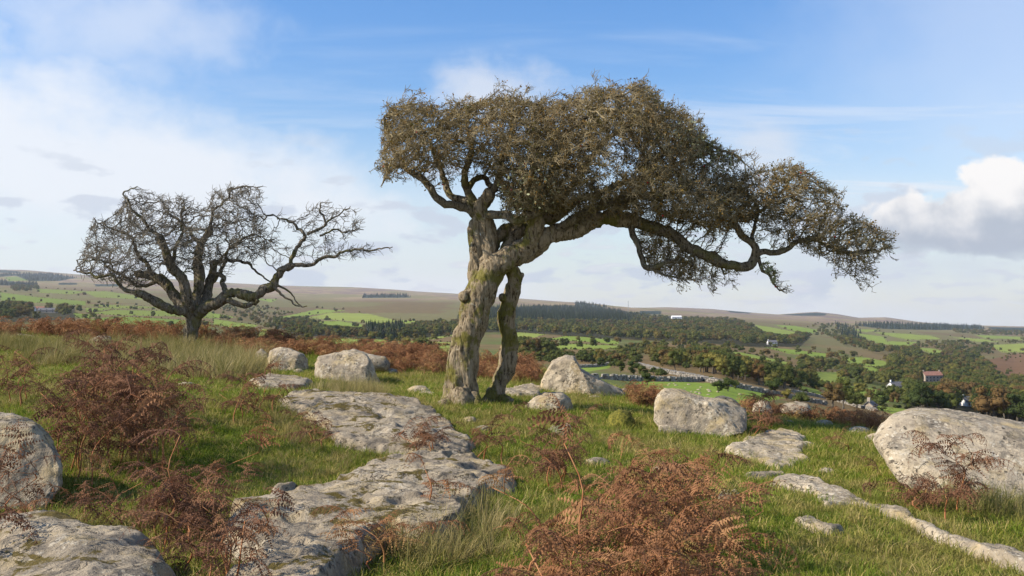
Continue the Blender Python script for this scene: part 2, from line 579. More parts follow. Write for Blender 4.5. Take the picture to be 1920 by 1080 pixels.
M['grass'] = mat_grass()
M['ground'] = mat_ground()
M['land'] = mat_land()
M['tall_grass'] = mat_simple('tall_grass', (0.22, 0.19, 0.07), (0.36, 0.29, 0.12), 1.2, 0.7, 0.35,
                             [(0.0, (0.13, 0.15, 0.03)), (0.4, (0.25, 0.22, 0.07)), (0.75, (0.40, 0.32, 0.14)), (1.0, (0.50, 0.41, 0.21))])
M['bracken'] = mat_simple('bracken', (0.17, 0.07, 0.028), (0.34, 0.15, 0.055), 7.0, 0.8, 0.3,
                          [(0.0, (0.16, 0.085, 0.05)), (0.35, (0.29, 0.14, 0.068)), (0.7, (0.38, 0.195, 0.095)), (0.92, (0.46, 0.27, 0.13)), (1.0, (0.32, 0.27, 0.08))])
M['bracken_dark'] = mat_simple('bracken_dark', (0.10, 0.045, 0.026), (0.20, 0.085, 0.04), 7.0, 0.8, 0.25,
                               [(0.0, (0.12, 0.062, 0.040)), (0.5, (0.21, 0.105, 0.060)), (1.0, (0.30, 0.16, 0.08))])
M['bracken_stem'] = mat_simple('bracken_stem', (0.28, 0.10, 0.04), (0.40, 0.20, 0.09), 9.0, 0.7)
M['foliage'] = mat_simple('foliage', (0.045, 0.055, 0.016), (0.085, 0.09, 0.025), 0.25, 0.9, 0.25,
                          [(0.0, (0.070, 0.095, 0.026)), (0.3, (0.12, 0.14, 0.034)), (0.55, (0.165, 0.165, 0.042)), (0.75, (0.185, 0.145, 0.046)), (0.90, (0.20, 0.125, 0.048)), (0.96, (0.24, 0.23, 0.05)), (1.0, (0.28, 0.24, 0.06))])
M['foliage_dark'] = mat_simple('foliage_dark', (0.012, 0.022, 0.012), (0.026, 0.040, 0.018), 0.25, 0.9, 0.0,
                               [(0.0, (0.012, 0.024, 0.012)), (0.6, (0.024, 0.040, 0.018)), (1.0, (0.042, 0.055, 0.020))])
M['far_trunk'] = mat_simple('far_trunk', (0.10, 0.085, 0.065), (0.16, 0.14, 0.11), 2.0)
M['wall_stone'] = mat_simple('wall_stone', (0.13, 0.12, 0.10), (0.36, 0.33, 0.28), 1.4)
M['whitewash'] = mat_simple('whitewash', (0.74, 0.73, 0.70), (0.80, 0.79, 0.77), 0.6)
M['house_stone'] = mat_simple('house_stone', (0.30, 0.25, 0.20), (0.44, 0.38, 0.31), 1.5)
M['slate'] = mat_simple('slate', (0.10, 0.10, 0.11), (0.16, 0.16, 0.17), 1.2)
M['roof_red'] = mat_simple('roof_red', (0.22, 0.11, 0.08), (0.30, 0.16, 0.12), 1.2)
M['window_glass'] = mat_simple('window_glass', (0.03, 0.035, 0.04), (0.05, 0.055, 0.06), 1.0, 0.15)
M['steel'] = mat_simple('steel', (0.25, 0.26, 0.27), (0.35, 0.36, 0.37), 1.0, 0.5)

# ------------------------------------------------------------------ near ground: heights through control points
NEAR = [  # px, py, forward distance
    (960, 1080, 5.3), (0, 1060, 5.5), (1900, 1060, 5.6), (-500, 1080, 5.4), (2500, 1080, 5.4), (960, 1600, 2.6), (0, 1600, 2.6), (1920, 1600, 2.6),
    (960, 900, 8.5), (500, 900, 8.4), (0, 800, 10.0), (-400, 790, 10), (300, 790, 10.4), (1400, 930, 7.8), (870, 752, 13.0),
    (540, 704, 16.2), (480, 697, 17.6), (560, 699, 17.9), (630, 704, 17.6), (540, 672, 22.0), (650, 728, 15.2), (360, 645, 24.0), (0, 700, 17.0), (300, 700, 16.0), (0, 622, 28.0), (-400, 622, 28.0), (300, 632, 28.0), (600, 652, 29.0), (800, 668, 26.0),
    (1000, 692, 23.0), (1090, 738, 16.0), (1300, 808, 12.0), (1350, 765, 16.5), (1500, 788, 16.0), (1650, 803, 15.5), (1900, 815, 14.5), (2300, 830, 14.5),
    (1750, 925, 8.2), (1200, 830, 10.6), (2300, 940, 8),
    (1200, 800, 25), (1350, 830, 25), (1500, 860, 25), (1900, 900, 25), (2400, 920, 25), (1000, 740, 33), (750, 705, 38), (500, 685, 40), (0, 655, 42), (-500, 655, 42), (300, 665, 42)]
_cp = np.array([W(a, b, c) for a, b, c in NEAR])


def _phi(r):
    return np.where(r > 1e-9, r * r * np.log(np.maximum(r, 1e-9)), 0.0)


def _rbf_fit(P):
    n = len(P)
    K = _phi(np.linalg.norm(P[:, None, :2] - P[None, :, :2], axis=2)) + np.eye(n) * 0.25
    A = np.zeros((n + 3, n + 3))
    A[:n, :n] = K; A[:n, n] = 1; A[:n, n + 1:] = P[:, :2]; A[n, :n] = 1; A[n + 1:, :n] = P[:, :2].T
    return np.linalg.solve(A, np.concatenate([P[:, 2], np.zeros(3)]))


_w = _rbf_fit(_cp)


def H_rbf(X, Y):
    X = np.asarray(X, float); Y = np.asarray(Y, float)
    z = _w[len(_cp)] + _w[len(_cp) + 1] * X + _w[len(_cp) + 2] * Y
    for k in range(len(_cp)):
        z = z + _w[k] * _phi(np.hypot(X - _cp[k, 0], Y - _cp[k, 1]))
    return z


# far ground: sight-line heights by distance for a set of bearings
FD = np.array([45, 90, 160, 260, 420, 700, 1000, 1500, 2200, 3200, 5000], float)
FAR = {
    -900: [655, 668, 668, 655, 640, 615, 592, 572, 556, 542, 522],
    0: [655, 668, 668, 655, 640, 615, 594, 574, 557, 542, 524],
    300: [668, 678, 676, 664, 650, 627, 606, 588, 567, 552, 538],
    600: [700, 704, 694, 680, 664, 645, 632, 613, 590, 567, 556],
    880: [730, 724, 710, 692, 672, 648, 634, 612, 590, 569, 559],
    1100: [790, 748, 718, 696, 677, 653, 639, 622, 602, 588, 569],
    1350: [860, 790, 745, 716, 694, 668, 650, 632, 610, 599, 590],
    1600: [900, 835, 800, 775, 752, 718, 684, 656, 635, 617, 603],
    1900: [930, 870, 840, 815, 790, 750, 716, 682, 650, 632, 617],
    2800: [930, 870, 840, 815, 790, 750, 716, 682, 650, 632, 617]}
SKYL = [(-900, 505), (0, 506), (40, 507), (120, 513), (200, 519), (300, 523), (420, 530), (560, 535), (660, 537), (760, 545), (860, 551), (980, 559),
        (1080, 566), (1180, 576), (1250, 575), (1330, 578), (1400, 585), (1460, 590), (1530, 586), (1575, 590), (1610, 596), (1660, 595), (1730, 604), (1800, 609), (1920, 612), (2800, 612)]
_fpx = np.array(sorted(FAR))
_ftab = np.array([FAR[k] for k in sorted(FAR)], float)


def slope_of(px, py):
    d = ray(px, py)
    return d[..., 2] / d[..., 1]


def H_far(X, Y):
    X = np.asarray(X, float); Y = np.maximum(np.asarray(Y, float), 1.0)
    px = 960 + FPX * X / Y
    sk = np.interp(px, [a for a, b in SKYL], [b for a, b in SKYL])
    cols = [np.interp(px, _fpx, _ftab[:, k]) for k in range(len(FD))] + [sk, sk + 6]
    ds = np.concatenate([FD, [8000, 13000]])
    lg = np.log(Y); ld = np.log(ds)
    idx = np.clip(np.searchsorted(ld, lg) - 1, 0, len(ds) - 2)
    C = np.stack(cols, -1)
    a = np.take_along_axis(C, idx[..., None], -1)[..., 0]
    b = np.take_along_axis(C, (idx + 1)[..., None], -1)[..., 0]
    t = np.clip((lg - ld[idx]) / (ld[idx + 1] - ld[idx]), -0.3, 1)
    py = a + (b - a) * t
    z = EYE[2] + Y * slope_of(px, py)
    n = fbm2(X / (Y * 0.10 + 20), Y / (Y * 0.25 + 60), 4, 5)
    return z + n * Y * 0.0016 * sstep(Y, 60, 300)


def H(X, Y):
    X = np.asarray(X, float); Y = np.asarray(Y, float)
    near = H_rbf(X, Y) + fbm2(X * 0.9, Y * 0.9, 3, 3) * 0.035 + fbm2(X * 4.5, Y * 4.5, 3, 9) * 0.018
    w = sstep(Y, 26, 45)
    far = H_far(X, np.maximum(Y, 40.0))
    return near * (1 - w) + far * w


def grid_mesh(us, ys):
    U, Yg = np.meshgrid(us, ys)
    X = U * Yg
    return X, Yg


def grid_faces(nr, nc):
    i = np.arange(nr - 1)[:, None] * nc; j = np.arange(nc - 1)[None]
    return np.stack([i + j, i + j + 1, i + nc + j + 1, i + nc + j], -1).reshape(-1, 4)


us = np.linspace(-0.74, 0.74, 500)
ys = np.concatenate([np.linspace(-1.5, 1.6, 12)[:-1], np.geomspace(1.6, 44.0, 320)])
X, Yg = grid_mesh(us, ys)
X = us[None, :] * (Yg + 6.0)
Z = H(X, Yg)
me = mk_mesh('ground', np.stack([X, Yg, Z], -1).reshape(-1, 3), grid_faces(*X.shape))
ground = tag(link('ground', me, M['ground']), 'grassy moorland turf of the tor around the rocks', None, None, 'structure')

# sight tables: photograph pixel -> ground
_NY = np.geomspace(3.0, 44.0, 500)


def hit_near(px, py, dz=0.0):
    px = np.atleast_1d(np.asarray(px, float)); py = np.atleast_1d(np.asarray(py, float))
    d = ray(px, py)
    Yv = _NY[None, :]
    Xv = d[:, :1] / d[:, 1:2] * Yv
    Zv = EYE[2] + d[:, 2:3] / d[:, 1:2] * Yv
    below = Zv <= H(Xv, Yv + 0 * Xv) + dz
    k = np.where(below.any(1), below.argmax(1), len(_NY) - 1)
    i = np.arange(len(px))
    P = np.stack([Xv[i, k], _NY[k], Zv[i, k]], -1)
    P[:, 2] = H(P[:, 0], P[:, 1])
    return P


fus = np.concatenate([np.linspace(-1.0, -0.58, 30)[:-1], np.linspace(-0.58, 0.58, 760), np.linspace(0.58, 1.0, 30)[1:]])
fys = np.geomspace(43.0, 13000.0, 330)
FX, FY = grid_mesh(fus, fys)
FZ = H(FX, FY)
FPXs, FPYs = project(FX, FY, FZ)


def hit_far(px, py):
    px = np.atleast_1d(np.asarray(px, float)); py = np.atleast_1d(np.asarray(py, float))
    ci = np.clip(np.searchsorted(fus, (px - 960) / FPX), 0, len(fus) - 1)
    colp = FPYs[:, ci].T                      # points x rows
    ok = colp <= py[:, None] + 0.15
    k = np.where(ok.any(1), ok.argmax(1), len(fys) - 1)
    Y = fys[k]
    Xw = (px - 960) / FPX * Y
    return np.stack([Xw, Y, H(Xw, Y)], -1)


# ------------------------------------------------------------------ land cover of the valley
FIELDS = [
    [(1568, 671), (1615, 669), (1669, 679), (1665, 689), (1642, 689), (1595, 681)], [(1596, 683), (1642, 690), (1655, 693), (1651, 702), (1642, 701), (1615, 690)],
    [(1524, 697), (1573, 698), (1592, 704), (1582, 713), (1549, 720), (1533, 711)], [(1576, 723), (1633, 727), (1687, 751), (1642, 758), (1607, 740)],
    [(1500, 723), (1529, 729), (1558, 747), (1513, 740), (1500, 735)], [(1629, 759), (1700, 767), (1707, 773), (1682, 778), (1638, 766)],
    [(1431, 650), (1480, 655), (1554, 663), (1589, 664), (1540, 670), (1477, 663)], [(1414, 609), (1443, 613), (1505, 625), (1467, 629), (1430, 621)],
    [(1451, 609), (1489, 611), (1534, 619), (1525, 625), (1489, 621)], [(1362, 659), (1390, 661), (1477, 679), (1481, 686), (1437, 678), (1378, 667)],
    [(1192, 716), (1273, 716), (1327, 718), (1398, 730), (1473, 746), (1398, 760), (1338, 760), (1250, 750)], [(1022, 637), (1060, 630), (1098, 632), (1160, 640), (1158, 646), (1103, 641)],
    [(1018, 648), (1077, 645), (1160, 648), (1157, 655), (1040, 655)], [(960, 622), (1023, 627), (1002, 633), (960, 633)],
    [(1083, 688), (1148, 682), (1143, 690), (1102, 697)], [(960, 661), (988, 664), (985, 671), (960, 672)],
    [(505, 635), (625, 634), (722, 637), (732, 646), (692, 648), (675, 656), (560, 652)], [(727, 637), (847, 642), (845, 647), (770, 647)],
    [(705, 650), (845, 648), (842, 664), (760, 664)], [(400, 598), (485, 610), (465, 618), (400, 609)], [(492, 616), (550, 628), (480, 632)],
    [(400, 587), (445, 595), (400, 597)], [(575, 596), (620, 586), (690, 588), (747, 602), (712, 607), (632, 600)], [(595, 580), (647, 582), (575, 592), (510, 598)],
    [(585, 603), (637, 602), (687, 610), (670, 615), (605, 609)], [(475, 560), (520, 561), (510, 567)], [(750, 600), (785, 602), (760, 607)],
    [(775, 636), (855, 627), (825, 635), (790, 638)], [(0, 548), (70, 557), (160, 565), (160, 573), (93, 569), (0, 563)], [(70, 541), (127, 544), (160, 547), (138, 552), (72, 549)],
    [(150, 546), (200, 546), (270, 556), (267, 562), (180, 557)], [(160, 577), (213, 578), (163, 587)], [(167, 587), (217, 581), (320, 583), (400, 585), (400, 597), (320, 593), (213, 591)],
    [(138, 587), (180, 590), (167, 598), (143, 595)], [(160, 600), (217, 593), (300, 597), (395, 603), (395, 615), (300, 615), (200, 610)], [(8, 520), (30, 518), (53, 526), (17, 527)],
    [(160, 571), (217, 572), (317, 577), (217, 578)], [(1593, 617), (1651, 618), (1624, 623)], [(1602, 624), (1655, 631), (1669, 647), (1642, 643)],
    [(1633, 622), (1744, 629), (1767, 636), (1700, 637)], [(1716, 652), (1749, 653), (1774, 660), (1751, 665)], [(1827, 628), (1920, 632), (1920, 637), (1847, 634)],
    [(1856, 647), (1940, 643), (1940, 660), (1878, 661)], [(1778, 631), (1844, 636), (1878, 641), (1833, 641)], [(1660, 640), (1720, 641), (1705, 648), (1672, 648)]]
WOOD_FLOOR = [
    [(860, 585), (967, 576), (1010, 573), (1080, 572), (1160, 580), (1200, 590), (1380, 598), (1430, 620), (1520, 632), (1500, 650), (1400, 650), (1300, 642), (1100, 632), (967, 622), (850, 625)],
    [(1640, 690), (1690, 665), (1780, 664), (1830, 656), (1850, 690), (1870, 720), (1960, 730), (1960, 830), (1740, 820), (1700, 765), (1660, 715)],
    [(500, 605), (570, 599), (700, 616), (860, 604), (860, 630), (760, 634), (640, 632), (560, 630)], [(0, 580), (140, 578), (140, 600), (0, 605)]]
PLANT = [  # far dark plantations on the hills
    [(0, 506), (38, 509), (38, 512), (0, 511)], [(0, 513), (90, 513), (145, 521), (110, 527), (55, 527), (30, 517), (0, 519)], [(0, 526), (70, 531), (72, 537), (0, 535)],
    [(1078, 566), (1100, 569), (1140, 577), (1080, 577)], [(1200, 583), (1240, 583), (1240, 589), (1200, 590)], [(1360, 582), (1410, 586), (1405, 588), (1370, 586)],
    [(1465, 590), (1530, 586), (1552, 588), (1545, 592), (1500, 592)], [(1598, 610), (1640, 606), (1730, 608), (1830, 608), (1850, 617), (1760, 619), (1660, 617)],
    [(680, 553), (760, 553), (770, 558), (680, 559)], [(110, 530), (145, 530), (145, 534), (110, 534)], [(175, 533), (230, 532), (230, 537), (180, 537)], [(1850, 613), (1960, 615), (1960, 624), (1870, 622)]]

cov = np.zeros(FX.shape + (3,))
n1 = fbm2(FX / 60, FY / 140, 5, 21) * 0.5 + 0.5
n2 = np.clip((fbm2(FX / 260, FY / 600, 6, 22, 0.6)) * 0.9 + 0.5, 0, 1)
rough = np.array((0.125, 0.115, 0.042)); brack = np.array((0.175, 0.115, 0.055)); greenish = np.array((0.10, 0.125, 0.035))
moor = np.array((0.29, 0.21, 0.12)); olive = np.array((0.15, 0.135, 0.055)); heath = np.array((0.17, 0.12, 0.095))
def lerp(a, b, t):
    return a + (b - a) * t[..., None]
cov[:] = rough
cov = lerp(cov, brack, sstep(n1, 0.48, 0.62) * 0.8)
cov = lerp(cov, greenish, sstep(n1, 0.46, 0.36) * 0.8)
f_mid = sstep(FY, 900, 2200)
cov = lerp(cov, olive, f_mid)
cov = lerp(cov, brack * 0.8, f_mid * sstep(n2, 0.55, 0.66) * 0.7)
f_hi = sstep(FY, 3200, 5200)
cov = lerp(cov, moor, f_hi)
cov = lerp(cov, olive * 1.15, f_hi * sstep(n2, 0.50, 0.36) * 0.85)
cov = lerp(cov, heath, f_hi * sstep(n2, 0.54, 0.66) * 0.8)
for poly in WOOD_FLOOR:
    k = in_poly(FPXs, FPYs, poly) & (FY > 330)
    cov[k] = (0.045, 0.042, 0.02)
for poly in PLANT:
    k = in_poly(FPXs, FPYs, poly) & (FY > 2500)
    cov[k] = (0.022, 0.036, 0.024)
k = in_poly(FPXs, FPYs, [(1835, 680), (1880, 668), (1960, 655), (1960, 735), (1900, 725)]) & (FY > 500)
cov[k] = (0.15, 0.085, 0.042)
fcol = np.zeros((len(FIELDS), 3))
fid = np.full(FX.shape, -1)
for i, poly in enumerate(FIELDS):
    k = in_poly(FPXs, FPYs, poly) & (fid < 0)
    fid[k] = i
    t = random.random()
    fcol[i] = np.array((0.17, 0.235, 0.036)) * (1 - t) + np.array((0.225, 0.255, 0.055)) * t
    if 28 <= i <= 36:
        fcol[i] *= 0.8
    cov[k] = fcol[i]
fid_face = fid[:-1, :-1]
V = np.stack([FX, FY, FZ], -1).reshape(-1, 3)
F = grid_faces(*FX.shape)
C4 = np.concatenate([cov, np.ones(FX.shape + (1,))], -1).reshape(-1, 4).astype(np.float32)


def sub_mesh(name, sel):
    f = F[sel]
    used, inv = np.unique(f, return_inverse=True)
    m = mk_mesh(name, V[used], inv.reshape(-1, 4))
    a = m.color_attributes.new('cover', 'FLOAT_COLOR', 'POINT')
    a.data.foreach_set('color', C4[used].ravel())
    return m


ff = fid_face.ravel()
valley = tag(link('valley_terrain', sub_mesh('valley_terrain', ff < 0), M['land']), 'brown and olive moorland valley rolling away to far hills', None, None, 'structure')
for i in range(len(FIELDS)):
    if (ff == i).sum() < 3:
        continue
    tag(link('pasture_field', sub_mesh('pasture_field', ff == i), M['land']), 'green pasture field bounded by hedges in the valley', None, 'pasture fields across the valley', 'structure')

# ------------------------------------------------------------------ rocks
ROCK_XY = []       # footprints where no grass grows


def ico(sub):
    bm = bmesh.new()
    bmesh.ops.create_icosphere(bm, subdivisions=sub, radius=1.0)
    v = np.array([p.co[:] for p in bm.verts]); f = np.array([[q.index for q in p.verts] for p in bm.faces])
    bm.free()
    return v, f


ICO = {k: ico(k) for k in (2, 3, 4, 5, 6)}


def vnormals(V, F):
    n = np.zeros_like(V)
    a, b, c = V[F[:, 0]], V[F[:, 1]], V[F[:, 2]]
    fn = np.cross(b - a, c - a)
    for k in range(3):
        np.add.at(n, F[:, k], fn)
    return n / (np.linalg.norm(n, axis=1)[:, None] + 1e-12)


def boulder(name, poly, Y, depth, label, mat, sub=5, p=2.8, lean=0.0, facets=(), seed=1, rough=0.05, rtop=0.0, group=None, yaw=0.0):
    """a rock whose outline from the photograph is given with its own distance and depth.
    lean: how far the upper part leans back; facets: (nx,ny,nz,offset 0..1) planes that cut it flat; yaw: turn of the front face."""
    poly = np.array(poly, float)
    Yc = Y + depth * 0.8
    P3 = W(poly[:, 0], poly[:, 1], Yc)
    x, z = P3[:, 0], P3[:, 2]
    cx, cz = (x.min() + x.max()) / 2, (z.min() + z.max()) / 2
    v, f = ICO[sub]
    th = np.arctan2(v[:, 2], v[:, 0])
    # radial extent of the outline
    R = np.zeros(len(v))
    dx, dz = np.cos(th), np.sin(th)
    n = len(x)
    for k in range(n):
        ax, az = x[k] - cx, z[k] - cz
        bx, bz = x[(k + 1) % n] - cx, z[(k + 1) % n] - cz
        ex, ez = bx - ax, bz - az
        det = dx * ez - dz * ex
        with np.errstate(divide='ignore', invalid='ignore'):
            t = (ax * ez - az * ex) / det
            s = (ax * dz - az * dx) / det
        ok = (s >= -1e-6) & (s <= 1 + 1e-6) & (t > 0) & np.isfinite(t)
        R = np.where(ok, np.maximum(R, t), R)
    sp = np.clip(np.abs(v[:, 1]), 0, 1)
    cp = np.sqrt(np.maximum(0, 1 - sp * sp))
    k = (cp ** p + sp ** p) ** (1.0 / p)
    rad = R * cp / k
    dep = np.sign(v[:, 1]) * sp / k * depth
    hx = max(x.max() - cx, 1e-3); hz = max(z.max() - cz, 1e-3)
    Vv = np.stack([rad * dx, dep, rad * dz], -1)
    Vv[:, 1] += lean * (Vv[:, 2] / hz) * depth + yaw * (Vv[:, 0] / hx) * depth
    Vv[:, 0] += Vv[:, 1] * cx / Yc
    Vv[:, 2] += Vv[:, 1] * (cz - EYE[2]) / Yc * 0.5
    for nx, ny, nz, off in facets:
        nn = np.array((nx, ny, nz), float); nn /= np.linalg.norm(nn)
        ext = (Vv @ nn).max()
        d = Vv @ nn - off * ext
        Vv = Vv - np.maximum(d, 0)[:, None] * nn * 0.94
    size = min(hx, hz, depth)
    N = vnormals(Vv, f)
    q = Vv / size
    Vv = Vv + N * (fbm(q * 1.3 + seed * 3.7, 4, seed) * rough * size * 1.6)[:, None]
    # blocky breaks: sharp ridged noise
    rd = 1 - np.abs(fbm(q * 1.9 + seed * 9.1, 3, seed + 5))
    Vv = Vv + N * ((rd - 0.75) * rough * size * 1.3)[:, None]
    # ledges: the rock breaks along slanted joints
    jn = Vv @ np.array((0.25, 0.15, 1.0)) / (size * 0.42) + fbm(q * 0.9 + seed, 2, seed + 8) * 1.2
    Vv = Vv + N * ((sstep(jn - np.floor(jn), 0.0, 0.12) - sstep(jn - np.floor(jn), 0.5, 1.0)) * rough * size * 0.35)[:, None]
    N = vnormals(Vv, f)
    Vv = Vv + N * (fbm(Vv * 22 + seed, 4, seed + 2, 0.6) * 0.014)[:, None]
    me = mk_mesh(name, Vv, f)
    o = link(name, me, mat, loc=(cx, Yc, cz))
    tag(o, label, 'boulder', group)
    return o


def slab(name, poly, h, label, mat, seed=1, edge=0.10, res=0.022, tilt=(0, 0), dome=0.0, group=None, steps=0.0, on=0.20, pits=()):
    """a bare rock sheet breaking through the turf; its outline lies on the ground"""
    poly = np.array(poly, float)
    G = hit_near(poly[:, 0], poly[:, 1], h * 0.7)
    P = [(a, b) for a, b, c in G]
    ROCK_XY.append(P)
    PA = np.array(P)
    x0, y0 = PA.min(0) - 0.15; x1, y1 = PA.max(0) + 0.15
    nx = int((x1 - x0) / res) + 2; ny = int((y1 - y0) / res) + 2
    X, Y = np.meshgrid(np.linspace(x0, x1, nx), np.linspace(y0, y1, ny))
    d = poly_dist(X, Y, P) * np.where(in_poly(X, Y, P), 1, -1)
    d = d + fbm2(X * 2.6 + seed, Y * 2.6, 4, seed) * on + fbm2(X * 11 + seed, Y * 11, 3, seed + 3) * 0.02
    cx, cy = PA.mean(0)
    prof = sstep(d, -edge * 0.6, edge * (0.6 + 1.6 * (vnoise(np.stack([X * 1.3, Y * 1.3, X * 0 + seed], -1), seed) * 0.5 + 0.5))) ** 0.7
    base = H_rbf(X, Y)
    z = base - 0.14 + (h + 0.14) * prof + tilt[0] * (X - cx) * prof + tilt[1] * (Y - cy) * prof + dome * sstep(d, 0, 0.8)
    rk = fbm2(X * 2.0 + seed, Y * 2.0, 5, seed + 7)
    z += prof * (rk * 0.06 + fbm2(X * 9, Y * 9, 4, seed + 9, 0.6) * 0.022 + (0.7 - np.abs(fbm2(X * 4.3, Y * 4.3, 3, seed + 4))) * 0.03)
    if steps:
        t = fbm2(X * 1.1 + 5 * seed, Y * 1.1, 3, seed + 12) * 3.0
        z += prof * steps * (np.floor(t) + sstep(t - np.floor(t), 0.78, 1.0) - t * 0.5)
    for px, py, pr, pd in pits:
        g = hit_near(px, py, h)[0]
        z -= pd * np.exp(-((X - g[0]) ** 2 + (Y - g[1]) ** 2) / pr ** 2 * 1.5)
    keep = d > -edge * 0.75
    Fq = grid_faces(ny, nx)
    kk = keep.ravel()
    Fq = Fq[kk[Fq].all(1)]
    used, inv = np.unique(Fq, return_inverse=True)
    Vv = np.stack([X, Y, z], -1).reshape(-1, 3)[used]
    me = mk_mesh(name, Vv, inv.reshape(-1, 4))
    o = link(name, me, mat)
    tag(o, label, 'rock slab', group)
    return o


boulder('boulder', [(1012, 750), (1016, 722), (1024, 698), (1036, 678), (1060, 667), (1076, 669), (1090, 693), (1122, 712), (1152, 727), (1170, 734), (1169, 752), (1100, 752), (1050, 750)],
        15.6, 0.75, 'tall pointed grey boulder like a fin behind the shaded small boulder', M['granite_pale'], 6, 3.6, 0.35, [(-0.25, -1, 0.25, 0.55), (0.5, -0.9, 0.5, 0.6)], 3, 0.045)
boulder('boulder', [(1150, 748), (1158, 730), (1172, 728), (1186, 738), (1188, 752)], 16.6, 0.2, 'small dark jagged rock at the low end of the pointed boulder', M['granite'], 4, 2.6, 0.2, [(0.4, -1, 0.3, 0.6)], 5, 0.1)
boulder('boulder', [(980, 772), (988, 758), (1002, 745), (1020, 736), (1056, 737), (1069, 749), (1076, 772), (1060, 782), (1000, 780)],
        12.75, 0.32, 'small rounded boulder crossed by the tree trunk shadow on the turf', M['granite_pale'], 5, 2.8, 0.4, [(0.9, -0.6, 0.1, 0.72)], 8, 0.05)
boulder('boulder', [(1228, 786), (1229, 758), (1234, 740), (1246, 731), (1272, 733), (1318, 748), (1366, 754), (1398, 770), (1396, 802), (1340, 815), (1300, 806), (1262, 800), (1240, 794)],
        11.6, 0.62, 'large blunt ochre boulder resting on a smaller block', M['granite_pale'], 6, 4.2, 0.45, [(-0.15, -1, 0.35, 0.6), (0.5, -0.6, 0.8, 0.7)], 12, 0.05)
boulder('rock_block', [(1232, 822), (1236, 798), (1262, 796), (1290, 806), (1296, 826)], 11.5, 0.2, 'low pale stone block wedged under the blunt ochre boulder', M['granite_pale'], 4, 3.0, 0.1, [(0, -1, 0.4, 0.6)], 15, 0.07)
boulder('boulder', [(1332, 766), (1336, 748), (1350, 742), (1372, 747), (1388, 760), (1390, 776)], 14.2, 0.25, 'pale rounded rock peeping from behind the blunt ochre boulder', M['granite'], 4, 2.6, 0.3, [(0, -1, 0.6, 0.6)], 18, 0.06)
boulder('boulder', [(1410, 775), (1414, 758), (1428, 751), (1442, 754), (1448, 770), (1446, 778)], 15.4, 0.2, 'small pale rock among bracken past the ochre boulder', M['granite'], 4, 2.8, 0.3, [], 20, 0.07)
boulder('boulder', [(1460, 772), (1466, 758), (1492, 754), (1516, 757), (1522, 772), (1500, 780)], 15.6, 0.25, 'flat topped pale rock half sunk before the bracken edge', M['granite'], 4, 3.2, 0.3, [(0, -0.2, 1, 0.8)], 22, 0.06)
boulder('boulder', [(1642, 822), (1652, 796), (1668, 778), (1704, 770), (1764, 772), (1834, 783), (1920, 800), (2010, 822), (2050, 880), (2050, 970), (1960, 968), (1880, 948), (1770, 925), (1722, 908), (1694, 884), (1660, 850)],
        8.2, 0.95, 'huge tilted grey slab boulder overhanging the turf beside a fern', M['granite_pale'], 6, 5.5, 0.75, [(-0.7, -1, 0.2, 0.86), (0.2, -0.8, 1, 0.86)], 25, 0.035)
boulder('boulder', [(502, 702), (503, 672), (508, 658), (524, 652), (546, 655), (568, 664), (576, 674), (578, 702)], 18.0, 0.42, 'squared pale boulder with a dark right side in front of rusty bracken', M['granite_pale'], 5, 6.0, 0.2, [(0.95, -0.45, 0.0, 0.70), (0, -0.6, 1, 0.85)], 28, 0.05)
boulder('boulder', [(590, 712), (592, 682), (597, 670), (622, 664), (652, 659), (684, 664), (694, 676), (702, 700), (714, 724), (710, 738), (680, 736), (630, 722)],
        15.9, 0.5, 'broad pale wedge shaped boulder behind the tuft of green grass', M['granite_pale'], 6, 5.0, 0.25, [(0.9, -0.5, 0.1, 0.8), (0, -0.7, 1, 0.8)], 31, 0.05)
boulder('boulder', [(640, 690), (650, 660), (662, 654), (690, 664), (722, 670), (732, 684), (728, 696)], 18.2, 0.3, 'long low grey rock behind the wedge shaped boulder', M['granite'], 4, 2.8, 0.2, [], 33, 0.07)
boulder('boulder', [(476, 690), (480, 662), (490, 655), (504, 664), (508, 690)], 18.8, 0.25, 'dark grey rock half hidden beside the squared boulder', M['granite'], 4, 2.8, 0.2, [], 35, 0.08)
boulder('boulder', [(-140, 940), (-140, 780), (-40, 772), (24, 778), (68, 794), (96, 824), (112, 858), (112, 905), (70, 948)], 7.0, 0.5, 'rounded dark grey boulder beside the dark bracken thicket', M['granite'], 6, 2.6, 0.5, [(0.2, -1, 0.5, 0.6)], 37, 0.05)
boulder('boulder', [(120, 662), (128, 648), (160, 640), (186, 630), (208, 631), (212, 652), (180, 664)], 22.0, 0.3, 'low grey rock lying in straw grass before the bracken crest', M['granite'], 4, 2.6, 0.4, [], 39, 0.08)
boulder('boulder', [(1135, 806), (1142, 780), (1160, 768), (1180, 772), (1190, 790), (1188, 808)], 11.7, 0.25, 'mossy round rock at the end of a grass hummock', M['moss'], 5, 2.4, 0.3, [], 41, 0.06)
boulder('boulder', [(-20, 648), (0, 628), (30, 624), (70, 630), (76, 642), (40, 650)], 24.5, 0.25, 'thin pale rock edge in bracken near the moor crest', M['granite'], 4, 2.6, 0.4, [], 43, 0.08)

